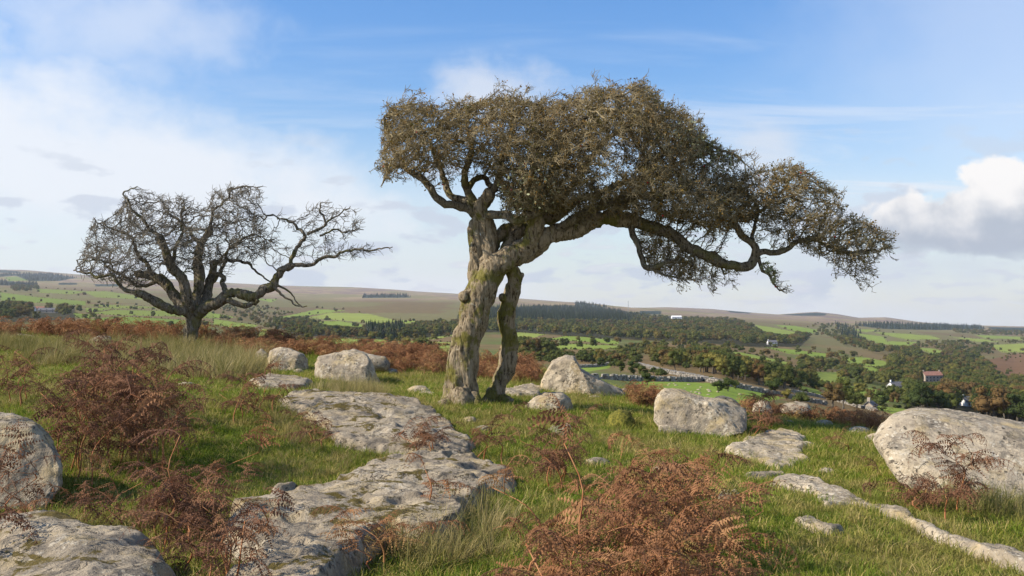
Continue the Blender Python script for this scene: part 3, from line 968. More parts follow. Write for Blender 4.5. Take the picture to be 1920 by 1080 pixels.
slab('rock_slab', [(518, 748), (545, 737), (590, 733), (650, 737), (722, 745), (792, 756), (838, 785), (872, 812), (905, 850), (850, 856), (770, 852), (700, 845), (625, 832), (598, 806), (560, 775)],
     0.075, 'wide flat grey granite slab stretching towards the big tree', M['granite_slab'], 2, 0.07, 0.02, (0.0, 0.0), 0.03, None, 0.03)
slab('rock_slab', [(372, 985), (430, 950), (520, 925), (610, 905), (680, 880), (720, 858), (800, 852), (900, 860), (962, 880), (966, 905), (905, 905), (885, 935), (858, 978), (800, 1000), (735, 992), (668, 1040), (640, 1100), (560, 1140), (450, 1120), (440, 1030)],
     0.15, 'stepped mossy granite slab with a dark hollow in its top', M['granite_slab'], 4, 0.07, 0.014, (0.03, 0.0), 0.03, None, 0.05, 0.20, [(566, 966, 0.11, 0.09), (548, 962, 0.07, 0.05), (760, 950, 0.07, 0.05)])
slab('rock_slab', [(-60, 1000), (10, 985), (60, 968), (130, 972), (200, 1002), (290, 1035), (360, 1075), (390, 1130), (300, 1260), (-80, 1260)],
     0.20, 'rounded pale granite hump at the foot of the bracken', M['granite_slab'], 6, 0.12, 0.012, (0, 0), 0.10)
slab('rock_slab', [(462, 712), (500, 703), (548, 702), (584, 708), (586, 720), (556, 728), (500, 724)], 0.08, 'small flat slab in front of the squared boulder', M['granite'], 8, 0.06, 0.03)
slab('rock_slab', [(1366, 842), (1400, 822), (1462, 808), (1505, 815), (1532, 830), (1505, 862), (1462, 880), (1430, 868), (1395, 856)], 0.05, 'broken white and grey slab flush with the turf', M['granite_pale'], 10, 0.06, 0.016, (0, 0), 0.0, None, 0.015)
slab('rock_slab', [(1428, 910), (1452, 896), (1486, 892), (1545, 906), (1602, 925), (1642, 940), (1702, 957), (1742, 985), (1802, 1006), (1925, 1040), (1990, 1090), (1910, 1072), (1800, 1030), (1728, 1000), (1678, 972), (1600, 946), (1540, 950), (1512, 924)],
     0.035, 'long thin rib of pale granite snaking through the grass', M['granite_pale'], 12, 0.05, 0.013, on=0.05)
slab('rock_slab', [(1384, 888), (1420, 882), (1478, 884), (1484, 893), (1430, 896), (1392, 896)], 0.04, 'thin sliver of rock showing above the long rib', M['granite'], 14, 0.04, 0.014, on=0.05)
slab('rock_slab', [(1330, 932), (1345, 924), (1382, 921), (1392, 934), (1360, 942)], 0.03, 'small pale stone plate alone in bright grass', M['granite_pale'], 16, 0.04, 0.012, on=0.06)
slab('rock_slab', [(1478, 974), (1520, 970), (1560, 985), (1600, 996), (1560, 1004), (1510, 988)], 0.03, 'faint strip of bare rock half covered by turf', M['granite'], 18, 0.04, 0.012, on=0.05)
slab('rock_slab', [(940, 738), (960, 728), (1000, 722), (1014, 728), (1012, 742), (970, 744)], 0.05, 'pale flat stones beside the slim trunk', M['granite_pale'], 20, 0.05, 0.02)
slab('rock_slab', [(1025, 803), (1045, 797), (1072, 800), (1066, 810), (1035, 812)], 0.04, 'small bare stone patch in front of the shaded boulder', M['granite_pale'], 22, 0.04, 0.016)

stones = [(785, 737, .16), (800, 742, .10), (880, 790, .08), (1550, 888, .07), (1236, 886, .06), (905, 806, .07), (1120, 870, .09), (1115, 748, .06), (350, 724, .09), (1545, 800, .12), (1610, 812, .13),
          (1635, 800, .12), (1380, 775, .09), (1480, 795, .08), (1225, 742, .12), (560, 700, .10), (730, 700, .14), (770, 690, .12), (655, 735, .07), (300, 655, .13), (420, 668, .14), (1648, 826, .13)]
for i, (px, py, r) in enumerate(stones):
    v, f = ICO[3]
    g = hit_near(px, py)[0]
    s = np.array((r * random.uniform(1.0, 1.7), r, r * random.uniform(0.45, 0.7)))
    q = v * s
    q = q * (1 + 0.22 * fbm(v * 1.6 + i * 5, 3, i))[:, None]
    o = link('stone', mk_mesh('stone', q, f), M['granite_pale'], loc=(g[0], g[1], g[2] + r * 0.1))
    o.rotation_euler = (0, 0, random.uniform(0, 6))
    tag(o, 'small loose pale stone lying in the moor grass', 'stone', 'loose stones on the turf')

# ------------------------------------------------------------------ hawthorn trees
class Tree:
    def __init__(self, Y):
        self.Y = Y
        self.k = Y / FPX                 # metres per photograph pixel at the tree
        self.N, self.R, self.limbs = [], [], []

    def path(self, pts):
        """pts: (px, py, depth offset m, radius px) -> points and radii"""
        P = np.array([W(p[0], p[1], self.Y + p[2]) for p in pts])
        R = np.array([p[3] for p in pts]) * self.k
        L = np.linalg.norm(np.diff(P, axis=0), axis=1).sum()
        n = max(5, int(L / 0.05))
        Q = catmull(np.column_stack([P, R]), n)
        return Q[:, :3], np.maximum(Q[:, 3], 0.002)


def seg_tubes(acc, A, B, ra, rb, sides=3):
    D = B - A
    D /= np.linalg.norm(D, axis=1)[:, None] + 1e-9
    ref = np.where(np.abs(D[:, 2:3]) < 0.8, np.array([[0, 0, 1.0]]), np.array([[1.0, 0, 0]]))
    U = np.cross(D, ref); U /= np.linalg.norm(U, axis=1)[:, None] + 1e-9
    Wv = np.cross(D, U)
    th = np.arange(sides) * 2 * math.pi / sides
    ring = U[:, None] * np.cos(th)[None, :, None] + Wv[:, None] * np.sin(th)[None, :, None]
    V = np.concatenate([A[:, None] + ring * ra[:, None, None], B[:, None] + ring * rb[:, None, None]], 1)
    i = np.arange(len(A))[:, None] * (2 * sides); j = np.arange(sides)[None]; j2 = (j + 1) % sides
    Q = np.stack([i + j, i + j2, i + sides + j2, i + sides + j], -1).reshape(-1, 4)
    acc.add(V.reshape(-1, 3), Q)


def grow(init, att, D, di, dk, iters, bias, seed, jit=0.35):
    """space colonisation: twigs reach from the limbs into the crown"""
    r = np.random.default_rng(seed)
    nodes = [p for p in init]
    par = [-1] * len(init)
    nch = [0] * len(init)
    att = np.array(att)
    best = np.full(len(att), 1e9); bi = np.zeros(len(att), int)
    new0 = 0
    for it in range(iters):
        kd = kdtree.KDTree(len(nodes) - new0)
        for k in range(new0, len(nodes)):
            kd.insert(nodes[k], k)
        kd.balance()
        for k in range(len(att)):
            co, idx, dist = kd.find(att[k])
            if dist < best[k]:
                best[k] = dist; bi[k] = idx
        keep = best > dk
        att, best, bi = att[keep], best[keep], bi[keep]
        if not len(att):
            break
        act = best < di
        if not act.any():
            break
        P = np.array(nodes)
        ids = bi[act]
        d = att[act] - P[ids]
        d /= np.linalg.norm(d, axis=1)[:, None] + 1e-9
        acc = np.zeros((len(nodes), 3))
        np.add.at(acc, ids, d)
        new0 = len(nodes)
        for k in np.unique(ids):
            if nch[k] >= 3:
                continue
            v = acc[k] / (np.linalg.norm(acc[k]) + 1e-9) + bias + r.normal(0, jit, 3)
            v /= np.linalg.norm(v) + 1e-9
            nodes.append(P[k] + v * D)
            par.append(int(k)); nch.append(0); nch[k] += 1
        if len(nodes) == new0:
            break
    return np.array(nodes), np.array(par)


def crown_points(polys, Y, n, half, seed, rmin=0.25):
    r = np.random.default_rng(seed)
    out = []
    for poly, cnt, hd, off in polys:
        pa = np.array(poly, float)
        c = 0
        while c < cnt:
            x = r.uniform(pa[:, 0].min(), pa[:, 0].max(), 4000); y = r.uniform(pa[:, 1].min(), pa[:, 1].max(), 4000)
            k = in_poly(x, y, poly)
            x, y = x[k], y[k]
            d = poly_dist(x, y, poly)
            t = np.clip(d / 110.0, 0, 1)
            hw = hd * (rmin + (1 - rmin) * np.sqrt(1 - (1 - t) ** 2))
            dy = r.uniform(-1, 1, len(x)) * hw + off
            P = W(x, y, Y)
            P[:, 1] += dy
            P[:, 0] *= (Y + dy) / Y
            P[:, 2] = EYE[2] + (P[:, 2] - EYE[2]) * (Y + dy) / Y
            # gaps: clumped density
            g = fbm(P * 1.5 + seed, 3, seed)
            P = P[g > -0.28]
            out.append(P[:cnt - c]); c += len(P)
    for poly, cnt, hd, off in polys:
        n = len(poly)
        for q in range(cnt // 110):
            k = r.integers(0, n); t = r.uniform()
            a_, b_ = np.array(poly[k], float), np.array(poly[(k + 1) % n], float)
            p = a_ + (b_ - a_) * t
            nv = np.array((b_[1] - a_[1], a_[0] - b_[0])); nv /= np.hypot(*nv) + 1e-9
            dv = nv + np.array((0.9, -0.1)) + r.normal(0, .3, 2); dv /= np.hypot(*dv)
            L = r.uniform(12, 42) * 13.0 / Y
            dy = r.uniform(-.6, .6) * hd * 0.6 + off
            m = max(2, int(L / 6))
            for i in range(m):
                z = p + dv * L * i / m + r.normal(0, 1.5, 2)
                out.append(W(z[0], z[1], Y + dy)[None])
    return np.concatenate(out)


def make_tree(name, label, Y, trunk_paths, limb_paths, crown, D, di, dk, bias, seed, mats, base, fuse=0.015, tip=0.0022, spur=(0.03, 0.085, 0.8), leaf=0, lich=None, bumps=0.05, kmax=0.02, lk=0.9):
    tr = Tree(Y)
    root = link(name, None, loc=tuple(base))
    tag(root, label, 'tree')
    b = np.array(base)
    init = []
    # trunk: paths fused into one skin
    acc = Acc()
    for i, pts in enumerate(trunk_paths):
        P, R = tr.path(pts)
        wob = np.column_stack([fbm(P * 2.6 + 11 * k + seed, 3, seed + k) for k in range(3)])
        P = P + wob * 0.05 * min(1.0, Y / 20) * np.minimum(1, np.linspace(0, 3, len(P)))[:, None] * (len(pts) > 4)
        tube(acc, P, R * 0.93, 14, True, 0.22, seed + i)
        if len(pts) > 3:
            init += [p for p, r in zip(P, R) if p[2] > b[2] + 1.35]
    me = acc.mesh('trunk_raw')
    tmp = bpy.data.objects.new('trunk_raw', me)
    COL.objects.link(tmp)
    md = tmp.modifiers.new('fuse', 'REMESH')
    md.mode = 'VOXEL'; md.voxel_size = fuse
    sm = tmp.modifiers.new('soft', 'SMOOTH'); sm.iterations = 4; sm.factor = 0.5
    dg = bpy.context.evaluated_depsgraph_get()
    ev = bpy.data.meshes.new_from_object(tmp.evaluated_get(dg))
    bpy.data.objects.remove(tmp); bpy.data.meshes.remove(me)
    n = len(ev.vertices)
    co = np.zeros(n * 3, np.float32); ev.vertices.foreach_get('co', co); co = co.reshape(-1, 3).astype(float)
    no = np.zeros(n * 3, np.float32); ev.vertices.foreach_get('normal', no); no = no.reshape(-1, 3)
    q = co.copy(); q[:, 0] += 0.25 * q[:, 2]
    st = q * np.array((9.0, 9.0, 1.5))
    rid = 1 - np.abs(fbm(st + 3, 3, seed + 4)) * 2
    d = rid * 0.036 * bumps / 0.05 + fbm(co * 6, 3, seed + 6) * 0.02 * bumps / 0.05 + fbm(q * np.array((40, 40, 9.0)), 3, seed + 8) * 0.006
    co = co + no * d[:, None]
    ev.vertices.foreach_set('co', (co - b).astype(np.float32).ravel())
    ev.polygons.foreach_set('use_smooth', np.ones(len(ev.polygons), bool))
    ev.update()
    ev.materials.clear()
    link('trunk', ev, mats[0], root)
    for i, pts in enumerate(limb_paths):
        P, R = tr.path(pts)
        wob = np.column_stack([fbm(P * 3.5 + 11 * k + seed, 3, seed + k) for k in range(3)])
        wob2 = np.column_stack([fbm(P * 9 + 5 * k + seed, 2, seed + 30 + k) for k in range(3)])
        P = P + (wob * 0.10 + wob2 * 0.05) * (Y / 16 * np.linspace(0, 1, len(P)) ** 0.4)[:, None]
        R = R * lk
        a2 = Acc()
        tube(a2, P - b, R, 9, True, 0.30, seed + i, 0.05)
        link('limb', a2.mesh('limb'), mats[1], root)
        init += list(P[2:])
    att = crown_points(*crown)
    N, par = grow(init, att, D, di, dk, 70, np.array(bias), seed)
    n0 = len(init)
    # pipe model for thickness
    rad = np.full(len(N), tip)
    acc_r = np.zeros(len(N))
    ex = 2.25
    for i in range(len(N) - 1, n0 - 1, -1):
        r = max(tip, acc_r[i] ** (1 / ex))
        rad[i] = min(r, kmax)
        acc_r[par[i]] += r ** ex
    idx = np.arange(n0, len(N))
    pi = par[idx]
    rp = np.where(pi < n0, rad[idx] * 1.25, np.minimum(rad[pi], rad[idx] * 1.3))
    ta = Acc()
    big = rad[idx] > 0.006
    A, B = N[pi] - b, N[idx] - b
    seg_tubes(ta, A[big], B[big], rp[big], rad[idx][big], 5)
    seg_tubes(ta, A[~big], B[~big], rp[~big], rad[idx][~big], 3)
    # short spurs along the twigs
    r = np.random.default_rng(seed + 1)
    thin = idx[rad[idx] < 0.011]
    cnt = int(len(thin) * spur[2])
    pk = r.choice(thin, cnt)
    dirs = N[pk] - N[par[pk]]
    dirs /= np.linalg.norm(dirs, axis=1)[:, None] + 1e-9
    v = dirs * 0.7 + r.normal(0, 0.65, (cnt, 3)) + np.array(bias) * 2.2
    v /= np.linalg.norm(v, axis=1)[:, None]
    L = r.uniform(spur[0], spur[1], cnt)
    t = r.uniform(0, 1, cnt)[:, None]
    A = N[pk] * t + N[par[pk]] * (1 - t) - b
    mid = A + v * (L * 0.55)[:, None]
    v2 = v + r.normal(0, 0.45, (cnt, 3)); v2 /= np.linalg.norm(v2, axis=1)[:, None]
    B = mid + v2 * (L * 0.5)[:, None]
    seg_tubes(ta, A, mid, np.full(cnt, tip * 1.05), np.full(cnt, tip * 0.95), 3)
    seg_tubes(ta, mid, B, np.full(cnt, tip * 1.0), np.full(cnt, tip * 0.8), 3)
    tw = tag(link('twigs', ta.mesh('twigs'), mats[2], root), kind='stuff')

    def quads(cent, size, mat, nm):
        c = len(cent)
        u = r.normal(0, 1, (c, 3)); u /= np.linalg.norm(u, axis=1)[:, None]
        w = np.cross(u, r.normal(0, 1, (c, 3))); w /= np.linalg.norm(w, axis=1)[:, None]
        s = size * r.uniform(0.6, 1.3, c)[:, None]
        Vv = np.stack([cent - u * s, cent + w * s * 0.55, cent + u * s, cent - w * s * 0.55], 1).reshape(-1, 3)
        aa = Acc(); aa.add(Vv, np.arange(c * 4).reshape(-1, 4))
        tag(link(nm, aa.mesh(nm, False), mat, root), kind='stuff')
    if leaf:
        k = r.choice(cnt, leaf)
        quads(B[k] + r.normal(0, 0.012, (leaf, 3)), 0.017, M['haw_leaf'], 'leaves')
    if lich:
        c = []
        for (px, py, rp_, dy, nn) in lich:
            P = W(px, py, Y + dy)
            k = np.where(np.linalg.norm((N[idx] - P) * np.array((1, 0.35, 1)), axis=1) < rp_ * tr.k)[0]
            if len(k):
                kk = idx[r.choice(k, nn)]
                c.append(N[kk] - b + r.normal(0, 0.012, (nn, 3)))
        if c:
            quads(np.concatenate(c), 0.020, M['lichen'], 'lichen')
    print(name, 'nodes', len(N), 'spurs', cnt)
    return root, N, idx, b


T1 = [(861, 772, 0, 38), (862, 752, 0, 35), (864, 719, 0, 30.5), (869, 666, 0, 27), (880, 620, 0, 26), (892, 580, 0, 26), (900, 558, 0, 26), (908, 530, 0, 25), (922, 507, 0, 23), (945, 490, 0, 22),
      (968, 478, 0, 22), (990, 465, 0, 20), (1012, 450, 0, 18), (1040, 439, 0.0, 15), (1076, 432, 0.05, 13.5), (1102, 418, 0.1, 12.5), (1128, 410, 0.12, 13), (1158, 411, 0.1, 14), (1192, 416, 0.1, 13.5)]
T2 = [(924, 760, .35, 20), (928, 740, .35, 15), (937, 716, .35, 13.5), (948, 690, .35, 14.5), (952, 662, .35, 15), (953, 632, .33, 13.5), (949, 598, .3, 14), (954, 570, .28, 12.5), (960, 545, .25, 12.5), (962, 520, .2, 13), (955, 500, .12, 13), (948, 486, .05, 12)]
T3 = [(900, 545, .05, 14), (892, 515, .08, 12), (891, 485, .1, 11), (891, 455, .1, 10.5), (889, 430, .1, 10), (898, 408, .1, 9)]
T4 = [(905, 530, 0, 16), (912, 500, .05, 14), (916, 470, .08, 13.5), (918, 442, .08, 12.5), (912, 415, .05, 11.5), (902, 395, 0, 11), (908, 380, -.05, 10), (922, 360, -.1, 9)]
T5 = [(950, 488, .12, 15), (958, 462, .2, 13), (972, 438, .25, 12), (1000, 422, .3, 11), (1030, 408, .35, 10.5), (1060, 392, .4, 9)]
T6 = [(985, 468, -.05, 14), (1000, 442, -.12, 12.5), (1007, 412, -.2, 11), (1002, 390, -.25, 10), (1015, 365, -.3, 9)]
T7 = [(912, 470, .15, 12), (935, 442, .25, 11), (958, 428, .3, 11), (975, 435, .25, 10)]
ROOTS = [[(855, 740, 0, 22), (842, 757, -.15, 16), (826, 768, -.35, 10), (815, 776, -.5, 6)], [(880, 745, -.1, 16), (890, 762, -.25, 11), (902, 776, -.4, 6)],
         [(868, 745, .1, 20), (850, 760, .3, 14), (835, 762, .5, 7)], [(862, 735, -.15, 18), (868, 765, -.32, 14), (872, 785, -.5, 7)],
         [(930, 735, .3, 10), (945, 748, .25, 7), (958, 756, .2, 4)], [(926, 735, .25, 11), (915, 752, .2, 8), (905, 762, .1, 4)],
         [(885, 550, -.05, 12), (872, 555, -.10, 9), (868, 556, -.12, 8)], [(955, 560, .25, 6), (944, 560, .2, 4.5), (941, 556, .18, 3.5)], [(968, 524, .2, 6), (976, 518, .2, 5), (978, 514, .2, 3)]]
LIMBS = [
    [(897, 412, .1, 10), (880, 396, .05, 9.5), (858, 387, 0, 9), (833, 380, -.05, 8.5), (813, 367, -.1, 8), (800, 345, -.1, 7.5), (789, 330, -.1, 7), (771, 318, -.1, 6), (757, 307, -.1, 5), (742, 285, -.1, 4), (728, 255, -.1, 3.2), (724, 222, -.1, 2.5), (745, 197, -.1, 1.6)],
    [(898, 382, 0, 8.5), (870, 377, .1, 8), (846, 365, .2, 7.5), (835, 345, .3, 7), (827, 322, .35, 6), (815, 298, .4, 5), (800, 270, .4, 3.5), (790, 240, .4, 2)],
    [(895, 388, .05, 9), (879, 358, 0, 8.5), (872, 335, -.1, 8), (880, 312, -.2, 7), (886, 285, -.3, 6), (880, 255, -.35, 4.5), (885, 225, -.4, 3)],
    [(880, 352, 0, 6), (892, 335, .1, 6.5), (910, 330, .15, 6), (921, 345, .1, 6), (926, 360, .0, 6)],
    [(916, 404, -.1, 9.5), (945, 402, -.25, 9.5), (970, 410, -.35, 9.5), (995, 405, -.4, 9), (1015, 394, -.45, 8), (1028, 375, -.5, 6)],
    [(922, 360, -.1, 8), (935, 335, -.2, 7), (940, 300, -.3, 6), (955, 262, -.4, 5), (960, 225, -.45, 3)],
    [(1015, 365, -.3, 9), (1035, 335, -.4, 9), (1042, 305, -.5, 9), (1048, 280, -.5, 7), (1075, 245, -.55, 5), (1105, 210, -.6, 3.8), (1135, 185, -.6, 2.8), (1205, 162, -.6, 1.4)],
    [(1002, 392, .0, 9), (1000, 350, .15, 8), (995, 310, .2, 8), (1005, 275, .25, 6), (1010, 240, .3, 4.5), (1000, 205, .3, 2.5)],
    [(1060, 392, .4, 9), (1095, 370, .5, 8.5), (1140, 355, .6, 7.5), (1190, 335, .65, 6.5), (1240, 318, .7, 5.5), (1290, 300, .7, 4), (1330, 290, .7, 3)],
    [(1040, 438, 0, 11), (1072, 412, -.15, 10), (1110, 392, -.3, 9), (1160, 378, -.4, 8), (1210, 365, -.5, 7), (1260, 360, -.6, 5.5), (1310, 362, -.6, 4), (1350, 370, -.6, 2.6)],
    [(1128, 410, .12, 9), (1165, 385, .1, 8), (1200, 350, 0, 7), (1220, 310, -.1, 6), (1250, 280, -.15, 5), (1300, 268, -.2, 4), (1345, 278, -.2, 3.2), (1395, 302, -.2, 1.8)],
    [(1030, 408, .35, 8), (1080, 340, .5, 7), (1110, 290, .6, 6), (1150, 250, .7, 5), (1200, 225, .7, 3.6), (1250, 215, .7, 2)],
    [(1190, 416, .1, 13), (1228, 428, .05, 12.5), (1262, 442, 0, 12), (1292, 463, -.05, 11.5), (1325, 483, -.1, 11), (1358, 495, -.1, 10.5), (1385, 500, -.1, 10), (1406, 496, -.1, 9.5), (1418, 480, -.1, 9), (1414, 462, -.1, 8), (1396, 440, -.1, 7.5), (1379, 421, -.1, 7), (1377, 406, -.1, 6.5), (1400, 408, -.15, 5), (1425, 400, -.2, 4), (1450, 370, -.2, 3), (1490, 330, -.2, 1.6)],
    [(1418, 478, -.1, 7), (1440, 473, -.15, 6), (1460, 475, -.2, 6), (1482, 462, -.25, 5.5), (1512, 452, -.3, 5), (1548, 456, -.3, 4), (1592, 468, -.3, 3), (1645, 470, -.3, 1.6)],
    [(1422, 482, -.1, 4), (1432, 505, -.12, 3.6), (1448, 522, -.15, 2.6), (1465, 548, -.2, 1.2)],
    [(1414, 462, -.1, 5), (1412, 430, .05, 4), (1420, 395, .15, 3.4), (1400, 360, .2, 2.6), (1380, 335, .2, 1.6)],
    [(1184, 420, .1, 7), (1192, 450, 0, 6.5), (1203, 482, -.1, 6), (1214, 503, -.15, 5.5), (1232, 503, -.2, 5), (1262, 492, -.2, 4), (1300, 500, -.2, 2.4)],
    [(1215, 500, -.15, 4), (1235, 512, -.2, 3), (1262, 522, -.25, 2), (1290, 530, -.3, 1.2)],
    [(1215, 425, .2, 8), (1255, 438, .35, 7), (1300, 470, .45, 6), (1345, 480, .5, 4), (1360, 510, .5, 2)],
    [(757, 307, -.1, 4), (735, 315, -.1, 3), (722, 328, -.12, 2), (714, 345, -.12, 1.2)],
]
CROWN = [
    [(722, 200), (760, 190), (830, 207), (870, 190), (935, 180), (1000, 190), (1062, 186), (1112, 160), (1208, 158), (1240, 196), (1306, 226), (1325, 268), (1300, 310), (1330, 330), (1392, 335), (1410, 410), (1345, 440), (1300, 425), (1190, 405), (1060, 392), (960, 392), (930, 345), (880, 300), (850, 315), (780, 318), (748, 316), (714, 340), (708, 262)],
    [(1330, 330), (1400, 322), (1440, 314), (1502, 310), (1552, 350), (1592, 398), (1642, 425), (1680, 465), (1645, 480), (1636, 525), (1592, 520), (1530, 482), (1480, 455), (1430, 430), (1400, 400), (1340, 400)],
    [(1192, 430), (1240, 435), (1300, 470), (1345, 480), (1355, 505), (1338, 532), (1260, 525), (1212, 505)],
    [(1290, 255), (1345, 270), (1392, 292), (1385, 308), (1330, 300), (1290, 290)],
    [(930, 345), (1060, 340), (1060, 400), (945, 398)],
    [(1420, 490), (1440, 490), (1455, 515), (1480, 548), (1462, 556), (1440, 530)]]
tree1, TN, TI, TB = make_tree(
    'hawthorn_tree', 'large windswept hawthorn leaning right with two trunks and dense thorny crown', 13.0,
    [T1, T2, T3, T4, T5, T6, T7] + ROOTS, LIMBS,
    ([(CROWN[0], 13500, 1.3, 0.0), (CROWN[1], 2700, 0.75, -0.1), (CROWN[2], 1300, 0.55, 0.1), (CROWN[3], 420, 0.3, -0.1), (CROWN[4], 1100, 0.8, -0.3), (CROWN[5], 70, 0.2, -0.15)], 13.0, 0, 0, 51),
    0.05, 0.5, 0.055, (0.34, 0.0, 0.04), 5, (M['bark'], M['bark_limb'], M['twig']), tuple(hit_near(862, 752)[0]), 0.014, 0.0029, (0.04, 0.13, 3.2), 26000,
    [(1345, 280, 45, -.2, 900), (1300, 262, 35, -.2, 500), (990, 370, 60, -.3, 1200), (1435, 510, 25, -.12, 300), (1240, 262, 40, 0, 500)])
# a few red haws
r = np.random.default_rng(3)
ha = Acc()
v, f = ICO[2]
for k in r.choice(TI, 60):
    ha.add(v * 0.011 + (TN[k] - TB) + (0, -0.01, -0.02), None, f)
tag(link('haw_berries', ha.mesh('haw_berries'), M['berry'], tree1), kind='stuff')

L1 = [(352, 662, 0, 17), (352, 645, 0, 14), (358, 622, 0, 12.5), (362, 603, 0, 13), (361, 588, 0, 13), (362, 575, 0, 10)]
L2 = [(361, 592, 0, 11), (343, 573, .1, 9.5), (330, 557, .15, 9), (318, 542, .2, 8.5), (300, 525, .25, 8), (281, 517, .3, 7), (258, 515, .3, 5.5)]
L3 = [(362, 590, 0, 10), (352, 565, -.2, 9), (342, 525, -.3, 8.5), (322, 502, -.4, 7.5), (312, 472, -.5, 6.5), (300, 445, -.5, 5)]
L4 = [(365, 590, 0, 10), (368, 560, .2, 8.5), (373, 525, .3, 8.5), (372, 490, .35, 7.5), (376, 460, .4, 6), (394, 430, .4, 5)]
L5 = [(368, 592, 0, 10), (388, 575, -.15, 9.5), (412, 565, -.2, 9), (426, 553, -.2, 8.5), (450, 551, -.25, 8), (475, 556, -.3, 8), (492, 545, -.3, 7.5), (511, 536, -.3, 7), (518, 521, -.3, 6.5), (531, 505, -.3, 6), (546, 498, -.3, 5.5)]
L6 = [(365, 593, 0, 9), (345, 583, -.2, 8), (312, 575, -.4, 7.5), (281, 561, -.5, 6.5), (256, 549, -.6, 5.5)]
L7 = [(366, 592, 0, 9), (386, 562, .3, 7.5), (391, 536, .5, 7), (400, 515, .6, 6), (402, 490, .6, 5)]
LROOT = [[(350, 640, 0, 9), (342, 655, -.2, 5)], [(358, 640, 0, 8), (370, 655, .1, 5)], [(352, 642, 0, 10), (350, 660, -.35, 6)]]
LL = [
    [(256, 549, -.6, 5.5), (236, 545, -.6, 4.5), (224, 531, -.65, 4), (212, 521, -.7, 3.5), (190, 520, -.75, 3), (165, 514, -.8, 2.4), (140, 508, -.8, 1.4)],
    [(300, 445, -.5, 4.5), (270, 415, -.6, 3.6), (242, 386, -.6, 2.8), (240, 362, -.6, 1.8), (258, 354, -.6, 1.2)],
    [(281, 517, .3, 5.5), (277, 500, .35, 5), (256, 470, .4, 4), (241, 441, .45, 3), (200, 428, .5, 2), (172, 412, .5, 1.2)],
    [(394, 430, .4, 4.5), (398, 400, .4, 3.6), (420, 378, .4, 2.8), (452, 350, .4, 2), (490, 346, .4, 1)],
    [(320, 500, -.4, 5), (335, 455, -.2, 4), (345, 420, -.1, 3), (340, 385, 0, 2)],
    [(376, 460, .4, 4.5), (350, 430, .6, 3.5), (320, 400, .7, 2.6), (300, 375, .7, 1.6)],
    [(546, 498, -.3, 5), (545, 480, -.3, 5), (560, 456, -.3, 4.5), (576, 440, -.3, 4), (548, 421, -.3, 3), (510, 402, -.3, 1.6)],
    [(546, 498, -.3, 5), (590, 494, -.35, 4.2), (620, 480, -.4, 3.5), (645, 472, -.4, 2.8), (700, 468, -.4, 2), (738, 463, -.4, 1)],
    [(576, 440, -.3, 3.6), (608, 422, -.25, 2.8), (597, 395, -.2, 2.2), (602, 378, -.2, 1.4)], [(608, 422, -.25, 2.4), (632, 402, -.2, 1.8), (655, 383, -.2, 1)],
    [(600, 442, -.3, 2.6), (640, 432, -.35, 2), (680, 430, -.4, 1)],
    [(400, 577, -.1, 7.5), (430, 563, -.25, 7), (455, 572, -.35, 6.5), (483, 567, -.4, 4.5)],
    [(510, 537, -.3, 4), (525, 552, -.35, 2.8), (545, 566, -.4, 2), (572, 576, -.4, 1)], [(515, 535, -.3, 3), (540, 545, -.2, 2), (565, 570, -.2, 1)],
    [(402, 492, .6, 5), (440, 490, .6, 4), (466, 492, .6, 3.2), (482, 508, .6, 2.5), (512, 525, .6, 1.5)],
    [(426, 552, -.2, 6), (418, 535, -.1, 6), (420, 518, .0, 5.5), (398, 508, .1, 4), (420, 480, .2, 3), (450, 460, .2, 2)],
    [(391, 536, .5, 5), (420, 500, .4, 4), (430, 470, .4, 3), (470, 440, .4, 2), (510, 450, .4, 1)],
    [(300, 525, .25, 5), (262, 535, .2, 4), (230, 515, .2, 3), (190, 490, .2, 2), (150, 482, .2, 1)]]
LC = [[(150, 480), (165, 420), (200, 415), (235, 362), (292, 372), (332, 366), (385, 392), (392, 360), (452, 346), (478, 356), (482, 402), (502, 440), (520, 456), (500, 482), (445, 486), (380, 505), (300, 500), (252, 540), (190, 528), (140, 510)],
      [(505, 400), (560, 412), (592, 378), (655, 380), (682, 430), (655, 448), (612, 446), (640, 462), (692, 455), (735, 463), (690, 482), (600, 496), (560, 490), (555, 452)]]
tree2, *_ = make_tree(
    'hawthorn_tree', 'smaller bare hawthorn with spreading limbs standing in bracken and straw grass', 24.0,
    [L1, L2, L3, L4, L5, L6, L7] + LROOT, LL,
    ([(LC[0], 3300, 1.5, 0.0), (LC[1], 420, 0.4, -0.3)], 24.0, 0, 0, 61),
    0.08, 0.85, 0.09, (0.32, 0.0, 0.06), 9, (M['bark_left'], M['bark_left'], M['twig_left']), tuple(hit_near(353, 648)[0]), 0.020, 0.0050, (0.08, 0.24, 1.6), 0,
    [(380, 460, 40, .4, 300), (360, 560, 60, 0, 200)], 0.05, 0.03, 0.8)

